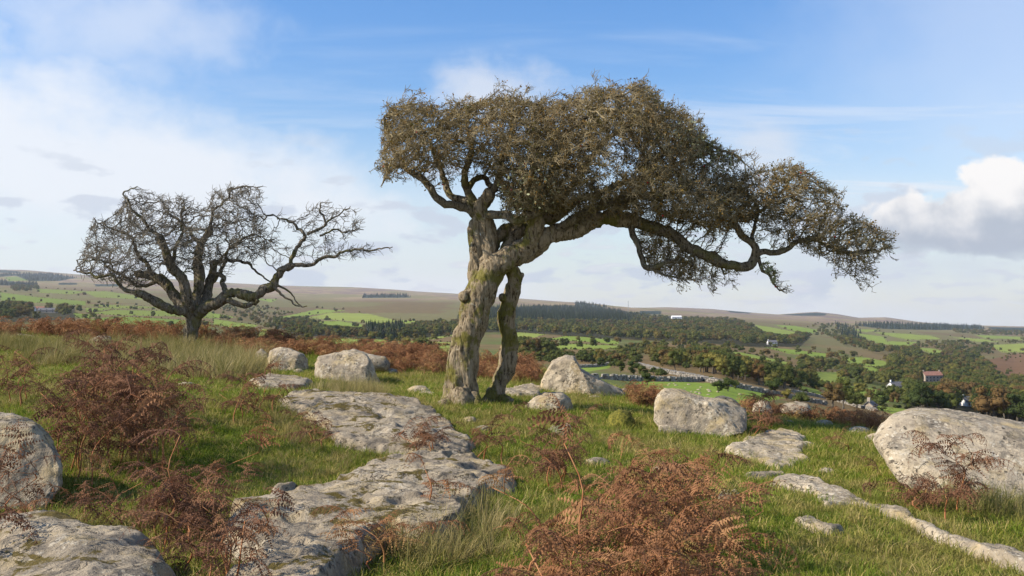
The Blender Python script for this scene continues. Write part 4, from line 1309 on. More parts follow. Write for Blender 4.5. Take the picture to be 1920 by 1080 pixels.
# ------------------------------------------------------------------ scatter by instancing (stuff only)
def scatter(name, P, rot, scl, idx, protos, label, cat, mat=None):
    me = bpy.data.meshes.new(name)
    n = len(P)
    me.vertices.add(n)
    me.vertices.foreach_set('co', np.ascontiguousarray(P, np.float32).ravel())
    for nm, tp, arr, fld in (('rot', 'FLOAT_VECTOR', rot, 'vector'), ('scl', 'FLOAT_VECTOR', scl, 'vector'), ('pick', 'INT', idx, 'value')):
        a = me.attributes.new(nm, tp, 'POINT')
        a.data.foreach_set(fld, np.ascontiguousarray(arr, np.int32 if tp == 'INT' else np.float32).ravel())
    me.update()
    o = link(name, me)
    g = bpy.data.node_groups.new(name, 'GeometryNodeTree')
    g.interface.new_socket('Geometry', in_out='INPUT', socket_type='NodeSocketGeometry')
    g.interface.new_socket('Geometry', in_out='OUTPUT', socket_type='NodeSocketGeometry')
    N = g.nodes; L = g.links
    gi = N.new('NodeGroupInput'); go = N.new('NodeGroupOutput')
    iop = N.new('GeometryNodeInstanceOnPoints')
    m2p = N.new('GeometryNodeMeshToPoints')
    L.new(gi.outputs[0], m2p.inputs[0]); L.new(m2p.outputs[0], iop.inputs['Points'])
    jn = N.new('GeometryNodeJoinGeometry')
    for p in protos:
        oi = N.new('GeometryNodeObjectInfo'); oi.inputs['Object'].default_value = p
        oi.inputs['As Instance'].default_value = True
        L.new(oi.outputs['Geometry'], jn.inputs[0])
    L.new(jn.outputs[0], iop.inputs['Instance'])
    iop.inputs['Pick Instance'].default_value = True

    def attr(nm, tp):
        a = N.new('GeometryNodeInputNamedAttribute'); a.data_type = tp; a.inputs['Name'].default_value = nm
        return next(s for s in a.outputs if s.enabled and s.name == 'Attribute')
    L.new(attr('pick', 'INT'), iop.inputs['Instance Index'])
    e2r = N.new('FunctionNodeEulerToRotation')
    L.new(attr('rot', 'FLOAT_VECTOR'), e2r.inputs[0]); L.new(e2r.outputs[0], iop.inputs['Rotation'])
    L.new(attr('scl', 'FLOAT_VECTOR'), iop.inputs['Scale'])
    L.new(iop.outputs[0], go.inputs[0])
    md = o.modifiers.new('scatter', 'NODES'); md.node_group = g
    tag(o, label, cat, None, 'stuff')
    return o


def proto(name, me, mat):
    if len(me.materials) == 0:
        me.materials.append(mat)
    return bpy.data.objects.new(name, me)       # a source shape for scattering, not placed by itself


# grass tufts
def tuft_mesh(name, nb, hmin, hmax, width, spread, lean, seed):
    r = np.random.default_rng(seed)
    a = Acc()
    for k in range(nb):
        ang = r.uniform(0, 6.283); rr = spread * math.sqrt(r.uniform(0, 1))
        p = np.array((rr * math.cos(ang), rr * math.sin(ang), -0.01))
        h = r.uniform(hmin, hmax); w = width * r.uniform(0.7, 1.3)
        d = np.array((math.cos(ang + r.normal(0, 0.8)), math.sin(ang + r.normal(0, 0.8)), 0)) * lean * r.uniform(0.3, 1.5)
        s = np.array((-d[1], d[0], 0)) if np.linalg.norm(d) > 1e-6 else np.array((1.0, 0, 0))
        s = s / (np.linalg.norm(s) + 1e-9); t = r.uniform(0, 3.14); s = np.array((s[0] * math.cos(t) - s[1] * math.sin(t), s[0] * math.sin(t) + s[1] * math.cos(t), 0))
        m1 = p + np.array((0, 0, h * 0.55)) + d * h * 0.35
        e = p + np.array((0, 0, h * (1 - 0.25 * np.linalg.norm(d)))) + d * h
        a.add([p - s * w, p + s * w, m1 + s * w * 0.8, m1 - s * w * 0.8, e], [[0, 1, 2, 3]], [[3, 2, 4]])
    return a.mesh(name, True)


tufts = [proto('turf_tuft', tuft_mesh('turf_tuft', 30, 0.010, 0.027, 0.0020, 0.085, 1.5, 100 + i), M['grass']) for i in range(4)]
tufts += [proto('long_tuft', tuft_mesh('long_tuft', 18, 0.03, 0.085, 0.0019, 0.06, 0.8, 120 + i), M['grass']) for i in range(3)]


def fan_points(n, y0, y1, power, ulim=0.60):
    """random ground points, thinning with distance"""
    t = rng.uniform(0, 1, n)
    a = 2.0 - power
    Y = (y0 ** a + t * (y1 ** a - y0 ** a)) ** (1 / a) if abs(a) > 1e-6 else y0 * (y1 / y0) ** t
    U = rng.uniform(-ulim, ulim, n)
    return U * (Y + 2.0), Y


def off_rock(X, Y, margin=0.07):
    k = np.ones(len(X), bool)
    for P in ROCK_XY:
        pa = np.array(P)
        s = (X > pa[:, 0].min() - .2) & (X < pa[:, 0].max() + .2) & (Y > pa[:, 1].min() - .2) & (Y < pa[:, 1].max() + .2)
        ii = np.where(s)[0]
        if len(ii):
            inside = in_poly(X[ii], Y[ii], P) & (poly_dist(X[ii], Y[ii], P) > margin)
            k[ii[inside]] = False
    return k


X, Y = fan_points(135000, 3.6, 34.0, 1.35)
k = off_rock(X, Y)
X, Y = X[k], Y[k]
Z = H(X, Y)
n = len(X)
longp = fbm2(X * 0.8, Y * 0.8, 3, 77) > 0.16
idx = np.where(longp & (rng.uniform(0, 1, n) < 0.16), rng.integers(4, 7, n), rng.integers(0, 4, n))
s = rng.uniform(0.7, 1.35, n) * (0.9 + 0.03 * Y)
scatter('turf_grass', np.stack([X, Y, Z], -1), np.stack([rng.normal(0, .12, n), rng.normal(0, .12, n), rng.uniform(0, 6.28, n)], -1), np.stack([s, s, s * rng.uniform(.7, 1.2, n)], -1), idx, tufts,
        'short green and straw grass growing over the tor', 'grass')

# long straw grass: on the left before the small tree, and tufts against the rocks
tall = [proto('straw_tuft', tuft_mesh('straw_tuft', 40, 0.18, 0.48, 0.0028, 0.10, 0.55, 140 + i), M['tall_grass']) for i in range(4)]


def poly_points(poly, n):
    pa = np.array(poly, float)
    out = np.zeros((0, 2))
    while len(out) < n:
        x = rng.uniform(pa[:, 0].min(), pa[:, 0].max(), n * 3); y = rng.uniform(pa[:, 1].min(), pa[:, 1].max(), n * 3)
        k = in_poly(x, y, poly)
        out = np.vstack([out, np.stack([x[k], y[k]], -1)])
    return out[:n]


TP = [hit_near(*poly_points(pl, c).T) for pl, c in (
    ([(40, 672), (120, 652), (280, 650), (400, 655), (500, 665), (510, 700), (420, 716), (330, 708), (200, 690), (60, 690)], 650),
    ([(580, 735), (640, 728), (720, 738), (725, 750), (640, 748)], 70), ([(0, 640), (90, 650), (60, 662), (0, 660)], 60),
    ([(1700, 900), (1780, 930), (1920, 960), (1920, 985), (1800, 965)], 60), ([(690, 1010), (800, 1000), (880, 960), (960, 950), (930, 1060), (760, 1080)], 60), ([(480, 770), (560, 790), (600, 830), (560, 850)], 25),
    ([(120, 760), (330, 790), (340, 860), (160, 900)], 40), ([(400, 935), (520, 850), (620, 838), (700, 848), (660, 885), (540, 915), (430, 945)], 260), ([(1380, 850), (1440, 870), (1400, 880)], 30), ([(1040, 830), (1180, 800), (1200, 820), (1100, 850)], 60))]
sc_t = np.concatenate([np.full(len(p), v) for p, v in zip(TP, (0.95, .6, .8, .5, .55, .5, .6, .2, .2, .2))])
TP = np.concatenate(TP)
n = len(TP)
s = sc_t * rng.uniform(0.65, 1.25, n)
scatter('straw_grass', TP, np.stack([rng.normal(0, .1, n), rng.normal(.22, .12, n), rng.uniform(-.6, .6, n)], -1), np.stack([s * 1.1, s * 1.1, s], -1), rng.integers(0, 4, n), tall,
        'tall straw coloured moor grass bent by the wind', 'grass')

# ------------------------------------------------------------------ bracken
def frond_mesh(name, L, npin, nleaf, bend, curl, seed, width=0.45, a0=1.0):
    r = np.random.default_rng(seed)
    a = Acc()
    ns = 14
    s = np.linspace(0, 1, ns)
    ang = a0 - bend * s + np.cumsum(r.normal(0, 0.07, ns))
    side = np.cumsum(r.normal(0, 0.05, ns))
    d = np.stack([np.cos(ang) * np.cos(side), np.sin(side), np.sin(ang)], -1)
    P = np.vstack([[0, 0, 0], np.cumsum(d[:-1] * L / (ns - 1), axis=0)])
    tube(a, P, np.linspace(0.0032, 0.0008, ns), 3, False)
    for k in range(npin):
        t = 0.10 + 0.90 * (k + 0.5) / npin
        f = t * (ns - 1); i = min(int(f), ns - 2); f -= i
        p = P[i] * (1 - f) + P[i + 1] * f
        tg = d[i]
        up = np.cross(tg, (0, 1.0, 0)); up /= np.linalg.norm(up) + 1e-9
        if up[2] < 0: up = -up
        for sd in (-1, 1):
            if r.uniform() < 0.10: continue
            ln = L * width * (1 - t) ** 0.75 * r.uniform(0.65, 1.15) + 0.02 * L
            sv = np.array((0, 1.0, 0)) * sd
            v = sv + tg * r.uniform(0.2, 0.7) + up * r.normal(0.0, 0.28)
            v /= np.linalg.norm(v)
            nb = max(3, int(nleaf * (ln / (L * width)) ** 0.5) + 1)
            q = p.copy()
            cur = curl * r.uniform(0.4, 1.6)
            tw = r.normal(0, 0.6)
            nrm = up * math.cos(tw) + np.cross(v, up) * math.sin(tw)
            pts = [q]
            for b in range(nb):
                v = v - up * cur / nb - tg * 0.15 / nb + r.normal(0, 0.06, 3)
                v /= np.linalg.norm(v)
                q = q + v * ln / nb
                pts.append(q)
            pts = np.array(pts)
            for b in range(nb):
                m = pts[b]; e = pts[b + 1]
                tv = (e - m) / (np.linalg.norm(e - m) + 1e-9)
                lat = np.cross(tv, nrm); lat /= np.linalg.norm(lat) + 1e-9
                ll = ln * 0.20 * (1 - b / nb * 0.75) * r.uniform(0.7, 1.2)
                hw = (ln / nb) * 0.36
                for s2 in (-1, 1):
                    tipd = lat * s2 + tv * 0.35 - nrm * r.uniform(0.1, 0.9)
                    tipd /= np.linalg.norm(tipd)
                    a.add([m - tv * hw * 0.3, m + tv * hw * 1.8, m + tv * hw * 0.9 + tipd * ll], None, [[0, 1, 2]])
    return a.mesh(name, False)


FR = [frond_mesh('frond', 0.55, 12, 8, b, c, 200 + i, w, a0) for i, (b, c, w, a0) in enumerate(((1.6, 1.2, 0.42, 0.8), (2.4, 1.8, 0.36, 0.9), (1.0, 0.9, 0.46, 0.6), (3.0, 2.2, 0.30, 1.0), (1.9, 1.5, 0.40, 0.5)))]
for m_ in FR: m_.materials.append(M['bracken'])
FRD = [m_.copy() for m_ in FR]
for m_ in FRD:
    m_.materials.clear(); m_.materials.append(M['bracken_dark'])
STEM = []
for i in range(4):
    a = Acc(); r = np.random.default_rng(300 + i)
    P = np.array([(0, 0, -0.05), (0.01, 0, 0.2), (0.03 * r.normal(), 0.03 * r.normal(), 0.45), (0.08 * r.normal(), 0.08 * r.normal(), 0.72), (0.16 * r.normal(), 0.16 * r.normal(), 1.0)])
    P = catmull(P, 12)
    tube(a, P, np.linspace(0.0075, 0.003, 12), 5)
    STEM.append((mk_mesh('stem', np.concatenate(a.v), [np.concatenate(a.q), np.concatenate(a.t)]), P))
    STEM[-1][0].materials.append(M['bracken_stem'])


def bracken(px, py, h, label, group, dark=False, nf=5, lean=(0, 0), seed=0, pos=None):
    r = np.random.default_rng(seed)
    g = hit_near(px, py)[0] if pos is None else pos
    root = link('bracken_plant', None, loc=tuple(g))
    root.rotation_euler = (r.normal(0, .12) + lean[0], r.normal(0, .12) + lean[1], r.uniform(0, 6.28))
    tag(root, label, 'bracken', group)
    me, P = STEM[r.integers(0, 4)]
    o = link('stem', me, None, root)
    o.scale = (1, 1, h)
    lib = FRD if dark else FR
    for k in range(nf):
        t = 1.0 if k == 0 else r.uniform(0.35, 1.0)
        p = P[int(t * 11)].copy(); p[2] *= h
        o = link('frond', lib[r.integers(0, 5)], None, root, p)
        s = r.uniform(0.55, 1.05) * (0.45 + 0.55 * h / 0.6)
        o.scale = (s, s, s)
        o.rotation_euler = (r.normal(0, .3), r.normal(0, .35), k * 2.4 + r.normal(0, .5))
    return root


bid = [1000]


def clump(poly, n, hr, label, group, dark=False, nf=(4, 7), lean=(0, 0)):
    for x, y in poly_points(poly, n):
        bid[0] += 1
        h = random.uniform(*hr)
        t = (h - hr[0]) / (hr[1] - hr[0])
        size = 'stunted ' if t < 0.33 else '' if t < 0.67 else 'tall '
        bracken(x, y, h, size + label, group + (' ' + size).rstrip(), dark, random.randint(*nf), lean, bid[0])


clump([(100, 850), (150, 760), (240, 770), (310, 810), (350, 850), (340, 900), (250, 930), (150, 940), (110, 910)], 34, (0.35, 0.85), 'dark brown dead bracken in the thicket beside the rounded dark boulder', 'bracken thicket by the dark boulder', True, (5, 8))
clump([(150, 760), (230, 740), (260, 770), (200, 800)], 4, (0.5, 0.8), 'dark brown dead bracken in the thicket beside the rounded dark boulder', 'bracken thicket by the dark boulder', True)
clump([(200, 990), (300, 960), (400, 1000), (440, 1080), (430, 1180), (380, 1110), (280, 1040)], 22, (0.18, 0.42), 'russet bracken between the pale granite hump and the stepped slab', 'bracken between hump and slab', True, (5, 8))
clump([(1000, 1010), (1120, 960), (1260, 940), (1330, 990), (1400, 1060), (1400, 1250), (980, 1250)], 46, (0.20, 0.50), 'bright rust bracken in the big clump right of the stepped slab', 'big rusty bracken clump', False, (5, 8))
clump([(1000, 900), (1060, 890), (1080, 930), (1020, 940)], 6, (0.25, 0.45), 'rust bracken sprouting off the end of the stepped slab', 'bracken off the slab end', True, (5, 7))
clump([(-40, 1010), (40, 990), (40, 1080), (-30, 1140)], 8, (0.2, 0.45), 'brown bracken standing behind the pale granite hump', 'bracken behind the granite hump', True, (4, 6))
clump([(640, 1060), (700, 1020), (760, 1040), (720, 1100)], 7, (0.12, 0.3), 'low bracken against the front of the stepped slab', 'bracken before the stepped slab', False, (3, 5))
clump([(400, 770), (520, 760), (540, 790), (430, 800)], 7, (0.2, 0.45), 'faded bracken at the left rim of the wide flat slab', 'bracken by the wide slab', True, (4, 6))
clump([(560, 830), (610, 815), (610, 850)], 3, (0.2, 0.3), 'faded bracken at the left rim of the wide flat slab', 'bracken by the wide slab', True, (4, 6))
clump([(770, 850), (830, 840), (840, 860), (790, 866)], 4, (0.2, 0.35), 'thin bracken rooted in the joint between the two big slabs', 'bracken in the slab joint', True, (3, 5))
clump([(890, 870), (930, 850), (950, 870), (910, 880)], 3, (0.25, 0.4), 'thin bracken rooted in the joint between the two big slabs', 'bracken in the slab joint', True, (3, 5))
bracken(1795, 965, 0.5, 'tall brown fern leaning against the huge tilted boulder', None, True, 16, (0, 0), 77)
bracken(1775, 985, 0.25, 'withered low fern at the foot of the huge tilted boulder', None, True, 7, (0, 0), 78)
bracken(1590, 850, 0.22, 'small dark fern under the overhang of the huge boulder', None, True, 6, (0, 0), 79)
clump([(1690, 950), (1730, 940), (1750, 970), (1700, 975)], 4, (0.12, 0.22), 'withered bracken scraps between the long rib and the huge boulder', 'bracken scraps by the rib', True, (4, 6))
clump([(1390, 800), (1450, 780), (1460, 830), (1400, 835)], 7, (0.2, 0.38), 'brown bracken tucked against the end of the ochre boulder', 'bracken by the ochre boulder', True, (4, 7))
clump([(0, 760), (50, 740), (60, 760), (10, 775)], 4, (0.35, 0.6), 'grey brown bracken rising behind the rounded dark boulder', 'bracken behind the dark boulder', True, (4, 6))
# tall bare stalks in the foreground
for i, (px, py, h) in enumerate(((1095, 1130, 0.75), (330, 1010, 0.62), (405, 1010, 0.5), (1190, 1080, 0.55), (805, 985, 0.35), (10, 1090, 0.75))):
    bracken(px, py, h, 'tall reddish bracken stalk with few fronds above the dead clumps', 'tall bracken stalks', i % 2 == 1, 3, (0, 0), 500 + i)


def clump_mesh(name, seed, nf, h):
    r = np.random.default_rng(seed)
    a = Acc()
    for k in range(nf):
        fm = frond_mesh('tmp', 0.45, 7, 4, r.uniform(1.2, 2.8), r.uniform(1, 2), seed * 31 + k, 0.45, r.uniform(0.3, 1.1))
        n = len(fm.vertices); co = np.zeros(n * 3, np.float32); fm.vertices.foreach_get('co', co); co = co.reshape(-1, 3)
        tri = [tuple(p.vertices) for p in fm.polygons]
        an = k * 2.4 + r.normal(0, .4); t = r.normal(0, .3)
        R = np.array(Euler((t, r.normal(0, .3), an)).to_matrix())
        co = co @ R.T * r.uniform(0.7, 1.2) + np.array((r.normal(0, .05), r.normal(0, .05), h * r.uniform(0.35, 1.0)))
        a.add(co, [t_ for t_ in tri if len(t_) == 4], [t_ for t_ in tri if len(t_) == 3])
        tube(a, np.array([(0, 0, -.05), co[0] * np.array((.5, .5, .5)), co[0]]), np.array((.005, .004, .003)), 3, False)
        bpy.data.meshes.remove(fm)
    return a.mesh(name, False)


CLM = [clump_mesh('bracken_plant', 40 + i, 8, 0.34) for i in range(5)]
for m_ in CLM: m_.materials.append(M['bracken'])
FARB = [([(-20, 610), (120, 612), (260, 622), (340, 630), (340, 650), (200, 640), (60, 632), (-20, 640)], 70, 150, 'rusty bracken along the moor crest left of the small bare tree', 'bracken on the left crest'),
        ([(370, 632), (480, 642), (520, 652), (500, 690), (430, 660), (380, 655)], 35, 60, 'rusty bracken to the right of the small bare tree', 'bracken right of the small tree'),
        ([(500, 648), (700, 662), (840, 674), (840, 705), (740, 705), (700, 690), (600, 672), (500, 665)], 50, 190, 'rusty bracken on the crest behind the pale boulders', 'bracken behind the pale boulders'),
        ([(880, 685), (1012, 694), (1012, 722), (960, 718), (890, 712)], 25, 75, 'rusty bracken behind the two trunks of the big tree', 'bracken behind the big tree'),
        ([(1180, 745), (1235, 748), (1235, 765), (1200, 768)], 12, 25, 'rusty bracken between the pointed and the ochre boulders', 'bracken between boulders'),
        ([(1380, 770), (1460, 772), (1560, 785), (1680, 800), (1660, 815), (1560, 800), (1440, 782)], 40, 90, 'rusty bracken on the edge above the wooded valley', 'bracken above the valley')]
SP, SS = [], []
for pl, n1_, n2_, lab, grp in FARB:
    G = hit_near(*poly_points(pl, n1_ + n2_).T)
    order = np.argsort(G[:, 1])
    for j, q in enumerate(order):
        s = random.uniform(0.75, 1.3) * (0.55 if G[q][1] < 19.5 else 0.72 if G[q][1] < 24 else 0.92)
        if j < n1_:
            o = link('bracken_plant', CLM[random.randrange(5)], None, None, tuple(G[q]))
            o.scale = (s, s, s); o.rotation_euler = (random.gauss(0, .1), random.gauss(0, .1), random.uniform(0, 6.28))
            sz = 'bushy ' if s > 0.98 else 'small ' if s < 0.6 else ''
            tag(o, sz + lab, 'bracken', (sz + grp))
        else:
            SP.append(G[q]); SS.append((s, s, s))
n = len(SP)
scatter('bracken_bed', np.array(SP), np.stack([np.zeros(n), np.zeros(n), rng.uniform(0, 6.28, n)], -1), np.array(SS), rng.integers(0, 5, n), [proto('bracken_source', m_, None) for m_ in CLM],
        'bed of rust coloured bracken spreading over the crest of the moor', 'bracken')

# ------------------------------------------------------------------ valley trees
def crown_mesh(name, seed, lobes, leaves, zc, rx, rz, leaf, shape='round'):
    """leaf clumps over an uneven cluster of lobes, unit height"""
    r = np.random.default_rng(seed)
    a = Acc()
    v, f = ICO[3]
    C = []
    for k in range(lobes):
        an = k * 2.4 + r.normal(0, .3); rr = rx * 0.62 * math.sqrt(r.uniform(0.05, 1))
        c = np.array((rr * math.cos(an), rr * math.sin(an), zc + r.uniform(-0.6, 0.75) * rz * (1 - 0.5 * (rr / rx) ** 2)))
        s = rx * r.uniform(0.22, 0.46)
        C.append((c, s))
        v2, f2 = ICO[2]
        q = v2 * s * np.array((1, 1, 0.85)) * 0.72
        q = q * (1 + 0.22 * fbm(v2 * 2.2 + k * 7 + seed, 2, seed + k))[:, None] + c
        a.add(q, None, f2)
    for k in range(leaves):
        c, s = C[r.integers(0, lobes)]
        d = r.normal(0, 1, 3); d /= np.linalg.norm(d)
        if d[2] < -0.5: d[2] *= -1
        p = c + d * s * r.uniform(0.62, 1.18) * np.array((1, 1, 0.9))
        u = np.cross(d, r.normal(0, 1, 3)); u /= np.linalg.norm(u)
        w = np.cross(d, u) + d * r.normal(0, .6)
        l = leaf * r.uniform(0.6, 1.5)
        a.add([p - u * l, p + u * l * 0.9 + w * l * .2, p + w * l * 1.3], None, [[0, 1, 2]])
    return a.mesh(name, True)


def trunk_mesh(name, h, r0, seed):
    a = Acc(); r = np.random.default_rng(seed)
    P = catmull(np.array([(0, 0, -0.05), (r.normal(0, .01), r.normal(0, .01), h * .5), (r.normal(0, .03), r.normal(0, .03), h)]), 5)
    tube(a, P, np.linspace(r0, r0 * .6, 5), 6)
    for k in range(3):
        an = k * 2.1 + r.uniform(0, 1)
        Q = np.array([P[3], P[3] + np.array((math.cos(an) * .12, math.sin(an) * .12, .16)), P[3] + np.array((math.cos(an) * .2, math.sin(an) * .2, .3))])
        tube(a, Q, np.array((r0 * .5, r0 * .35, r0 * .15)), 4)
    return a.mesh(name)


def conifer_mesh(name, seed):
    r = np.random.default_rng(seed)
    a = Acc()
    for k in range(11):
        t = k / 10.0
        z = 0.12 + 0.86 * t; rad = 0.20 * (1 - t) ** 0.85 + 0.012
        nb = 10
        ap = np.array((0, 0, z + 0.10 * (1 - t) + 0.03))
        for b in range(nb):
            an = b * 6.283 / nb + r.normal(0, .15); l = rad * r.uniform(0.7, 1.2)
            w = 6.283 / nb * 0.62
            z2 = z - 0.03 - rad * .25
            a.add([ap, (l * math.cos(an - w) * .75, l * math.sin(an - w) * .75, z2 + .02), (l * math.cos(an), l * math.sin(an), z2 - r.uniform(0, .02)), (l * math.cos(an + w) * .75, l * math.sin(an + w) * .75, z2 + .02)], None, [[0, 1, 2], [0, 2, 3]])
    return a.mesh(name, True)


CROWNS = [crown_mesh('crown', 70 + i, 16, 2600, 0.58, 0.44, 0.40, 0.021) for i in range(4)]
BUSH = [crown_mesh('crown', 80 + i, 11, 1600, 0.45, 0.55, 0.40, 0.028) for i in range(3)]
CONI = [conifer_mesh('crown', 90 + i) for i in range(2)]
for m_ in CROWNS + BUSH: m_.materials.append(M['foliage'])
for m_ in CONI: m_.materials.append(M['foliage_dark'])
TINT = {}
for nm_, cs in (('olive green', ((0.085, 0.105, 0.028), (0.13, 0.15, 0.036))), ('dark green', ((0.055, 0.080, 0.024), (0.085, 0.11, 0.03))), ('russet brown', ((0.16, 0.115, 0.042), (0.20, 0.12, 0.046))), ('yellowish', ((0.20, 0.17, 0.045), (0.26, 0.23, 0.055)))):
    mt = mat_simple('foliage_' + nm_.split()[0], tuple(0.45 * v_ for v_ in cs[0]), cs[1], 0.3, 0.9, 0.25, [(0.0, cs[0]), (1.0, cs[1])])
    lib_ = []
    for src in (CROWNS, BUSH):
        row = []
        for m_ in src:
            c_ = m_.copy(); c_.materials.clear(); c_.materials.append(mt); row.append(c_)
        lib_.append(row)
    TINT[nm_] = lib_
TRK = [trunk_mesh('trunk', 0.42, 0.035, 95 + i) for i in range(2)]
for m_ in TRK: m_.materials.append(M['far_trunk'])

trees = []      # (X, Y, Z, height, kind) kind 0 broadleaf 1 bush 2 conifer


def in_field(px, py):
    r = np.zeros(len(px), bool)
    for fp in FIELDS:
        r |= in_poly(px, py, fp)
    return r


def wood(poly, n, hr, kind, rmin=0, where='in the valley'):
    p = poly_points(poly, n)
    G = hit_far(p[:, 0], p[:, 1])
    K = np.where(np.array([random.random() for _ in G]) < 0.6, 0, 1) if kind == 3 else np.full(n, kind)
    h = np.array([random.uniform(*hr) for _ in G]) * np.where((K == 1) & (kind == 3), 0.6, 1.0)
    a, b = project(G[:, 0], G[:, 1], G[:, 2]); hp = h / G[:, 1] * FPX
    hide = np.zeros(n, bool)
    for hx, hy, hw_ in HOMES:          # clearings in front of the houses
        hide |= (np.abs(a - hx) < hw_ + hp * 0.4) & (b > hy - 2) & (b - hp < hy - 2)
    bad = hide | in_field(a, b) | in_field(a, b - hp * 0.75) | in_field(a, b - hp * 0.35) | (G[:, 1] < rmin)
    if where not in WHERE: WHERE.append(where)
    for q in np.where(~bad)[0]:
        trees.append((G[q, 0], G[q, 1], G[q, 2], h[q], int(K[q]), WHERE.index(where)))


HOMES = [(1680, 731, 9), (1745, 715, 12), (1447, 648, 8), (1812, 761, 6), (74, 583, 8), (90, 587, 10), (1268, 597, 12)]
WHERE = ['in a hedge beside a valley field', 'standing alone on the nearer slope']
wood([(860, 590), (900, 582), (967, 580), (1010, 578), (1080, 577), (1160, 585), (1182, 595), (1180, 608), (1100, 606), (967, 606), (860, 606)], 1900, (14, 21), 2, 900, "in the plantation on the ridge behind the trunks")
wood([(850, 606), (967, 606), (1180, 608), (1310, 625), (1370, 642), (1300, 645), (1100, 634), (967, 624), (850, 630)], 850, (9, 14), 0, 600, "in the belt below the conifer plantation")
wood([(1180, 590), (1250, 598), (1380, 601), (1430, 625), (1520, 632), (1500, 650), (1400, 650), (1340, 628), (1190, 610)], 1000, (10, 15), 0, 600, "in the dark wood on the ridge")
wood([(1180, 590), (1210, 594), (1200, 606), (1182, 604)], 60, (14, 19), 2, 600, "at the end of the ridge plantation")
wood([(1200, 642), (1360, 650), (1500, 684), (1600, 708), (1575, 752), (1460, 732), (1330, 702), (1215, 684)], 560, (5, 9), 3, 260, "on the slope below the long pale wall")
wood([(1240, 670), (1330, 680), (1470, 712), (1540, 738), (1450, 728), (1320, 700), (1240, 686)], 120, (6, 9), 0, 260, "on the slope below the long pale wall")
wood([(1480, 666), (1600, 668), (1580, 696), (1500, 690)], 110, (6, 11), 3, 400, "between the middle pastures")
wood([(1590, 690), (1660, 690), (1690, 720), (1640, 724), (1590, 716)], 110, (8, 12), 0, 400, "beside the steep pasture near the white cottage")
wood([(1645, 690), (1690, 668), (1780, 666), (1835, 660), (1850, 690), (1870, 720), (1960, 735), (1960, 830), (1740, 830), (1702, 770), (1690, 748), (1650, 725)], 1500, (9, 14), 0, 330, "in the big wood around the stone house")
wood([(1835, 680), (1880, 668), (1960, 655), (1960, 735), (1900, 725)], 90, (2, 5), 1, 500, "on the brown bracken spur")
wood([(1560, 636), (1640, 640), (1700, 650), (1720, 664), (1640, 664), (1580, 650)], 220, (8, 12), 0, 600, "above the white cottage")
wood([(1560, 605), (1602, 615), (1640, 640), (1620, 648), (1580, 632)], 110, (13, 19), 2, 600, "in the line beside the bare clearing")
wood([(1700, 648), (1860, 640), (1960, 640), (1960, 670), (1830, 664), (1720, 668)], 420, (8, 12), 3, 800, "in the far strip of wood over the stone house")
wood([(1780, 620), (1960, 622), (1960, 634), (1800, 628)], 260, (9, 13), 0, 1000)
wood([(505, 606), (570, 600), (700, 618), (860, 606), (860, 632), (760, 636), (640, 634), (560, 632)], 900, (8, 12), 3, 600, "in the dark valley wood between the two hawthorns")
wood([(400, 575), (500, 575), (600, 600), (520, 620), (460, 600)], 260, (5, 9), 3, 800, "on the rough valley side past the small hawthorn")
wood([(682, 622), (755, 620), (762, 636), (690, 637)], 90, (14, 19), 2, 500, "in the small clump beyond the pale boulders")
wood([(0, 565), (60, 572), (150, 572), (160, 590), (130, 600), (0, 606)], 150, (10, 15), 0, 700, "around the farmstead")
wood([(20, 537), (75, 540), (72, 548), (25, 548)], 70, (11, 15), 0, 1200)
wood([(85, 548), (165, 552), (165, 557), (90, 553)], 90, (8, 13), 0, 1200)
wood([(0, 526), (70, 531), (72, 537), (0, 535)], 150, (11, 15), 2, 2500)
wood([(0, 513), (90, 513), (145, 521), (110, 527), (55, 527), (30, 517), (0, 519)], 350, (14, 20), 2, 2500)
wood([(1598, 610), (1640, 606), (1730, 608), (1830, 608), (1850, 617), (1760, 619), (1660, 617)], 420, (14, 20), 2, 2500)
wood([(680, 553), (760, 553), (770, 558), (680, 559)], 120, (14, 18), 2, 2500)
wood([(1078, 566), (1100, 569), (1140, 577), (1080, 577)], 90, (14, 18), 2, 2500)
wood([(980, 655), (1100, 660), (1200, 668), (1200, 685), (1080, 680), (985, 680)], 190, (2.5, 5.5), 1, 250, "on the rough ground past the pointed boulder")
wood([(1040, 655), (1240, 650), (1240, 668), (1060, 664)], 130, (3, 6), 1, 300, "on the rough ground past the pointed boulder")
wood([(965, 636), (1010, 640), (1050, 660), (1030, 676), (965, 676)], 80, (6, 10), 3, 300, "beside the slim trunk's valley fields")
wood([(1520, 606), (1620, 612), (1600, 640), (1530, 632)], 110, (8, 12), 0, 800, "beside the ridge pastures")
# hedges along the fields
for i, poly in enumerate(FIELDS):
    if i == 10: continue
    n = len(poly)
    for k in range(n):
        a, b = np.array(poly[k]), np.array(poly[(k + 1) % n])
        L = np.hypot(*(b - a))
        if i == 22 and random.random() < .3: continue
        for t in np.arange(0, L, 3.2):
            if random.random() < 0.42: continue
            p = a + (b - a) * t / L
            g = hit_far(p[0], p[1] + 0.3)[0]
            if g[1] < 330: continue
            big = random.random() < 0.14
            trees.append((g[0], g[1], g[2], random.uniform(6, 9) if big else random.uniform(1.2, 2.4), 0 if big else 1, 0))
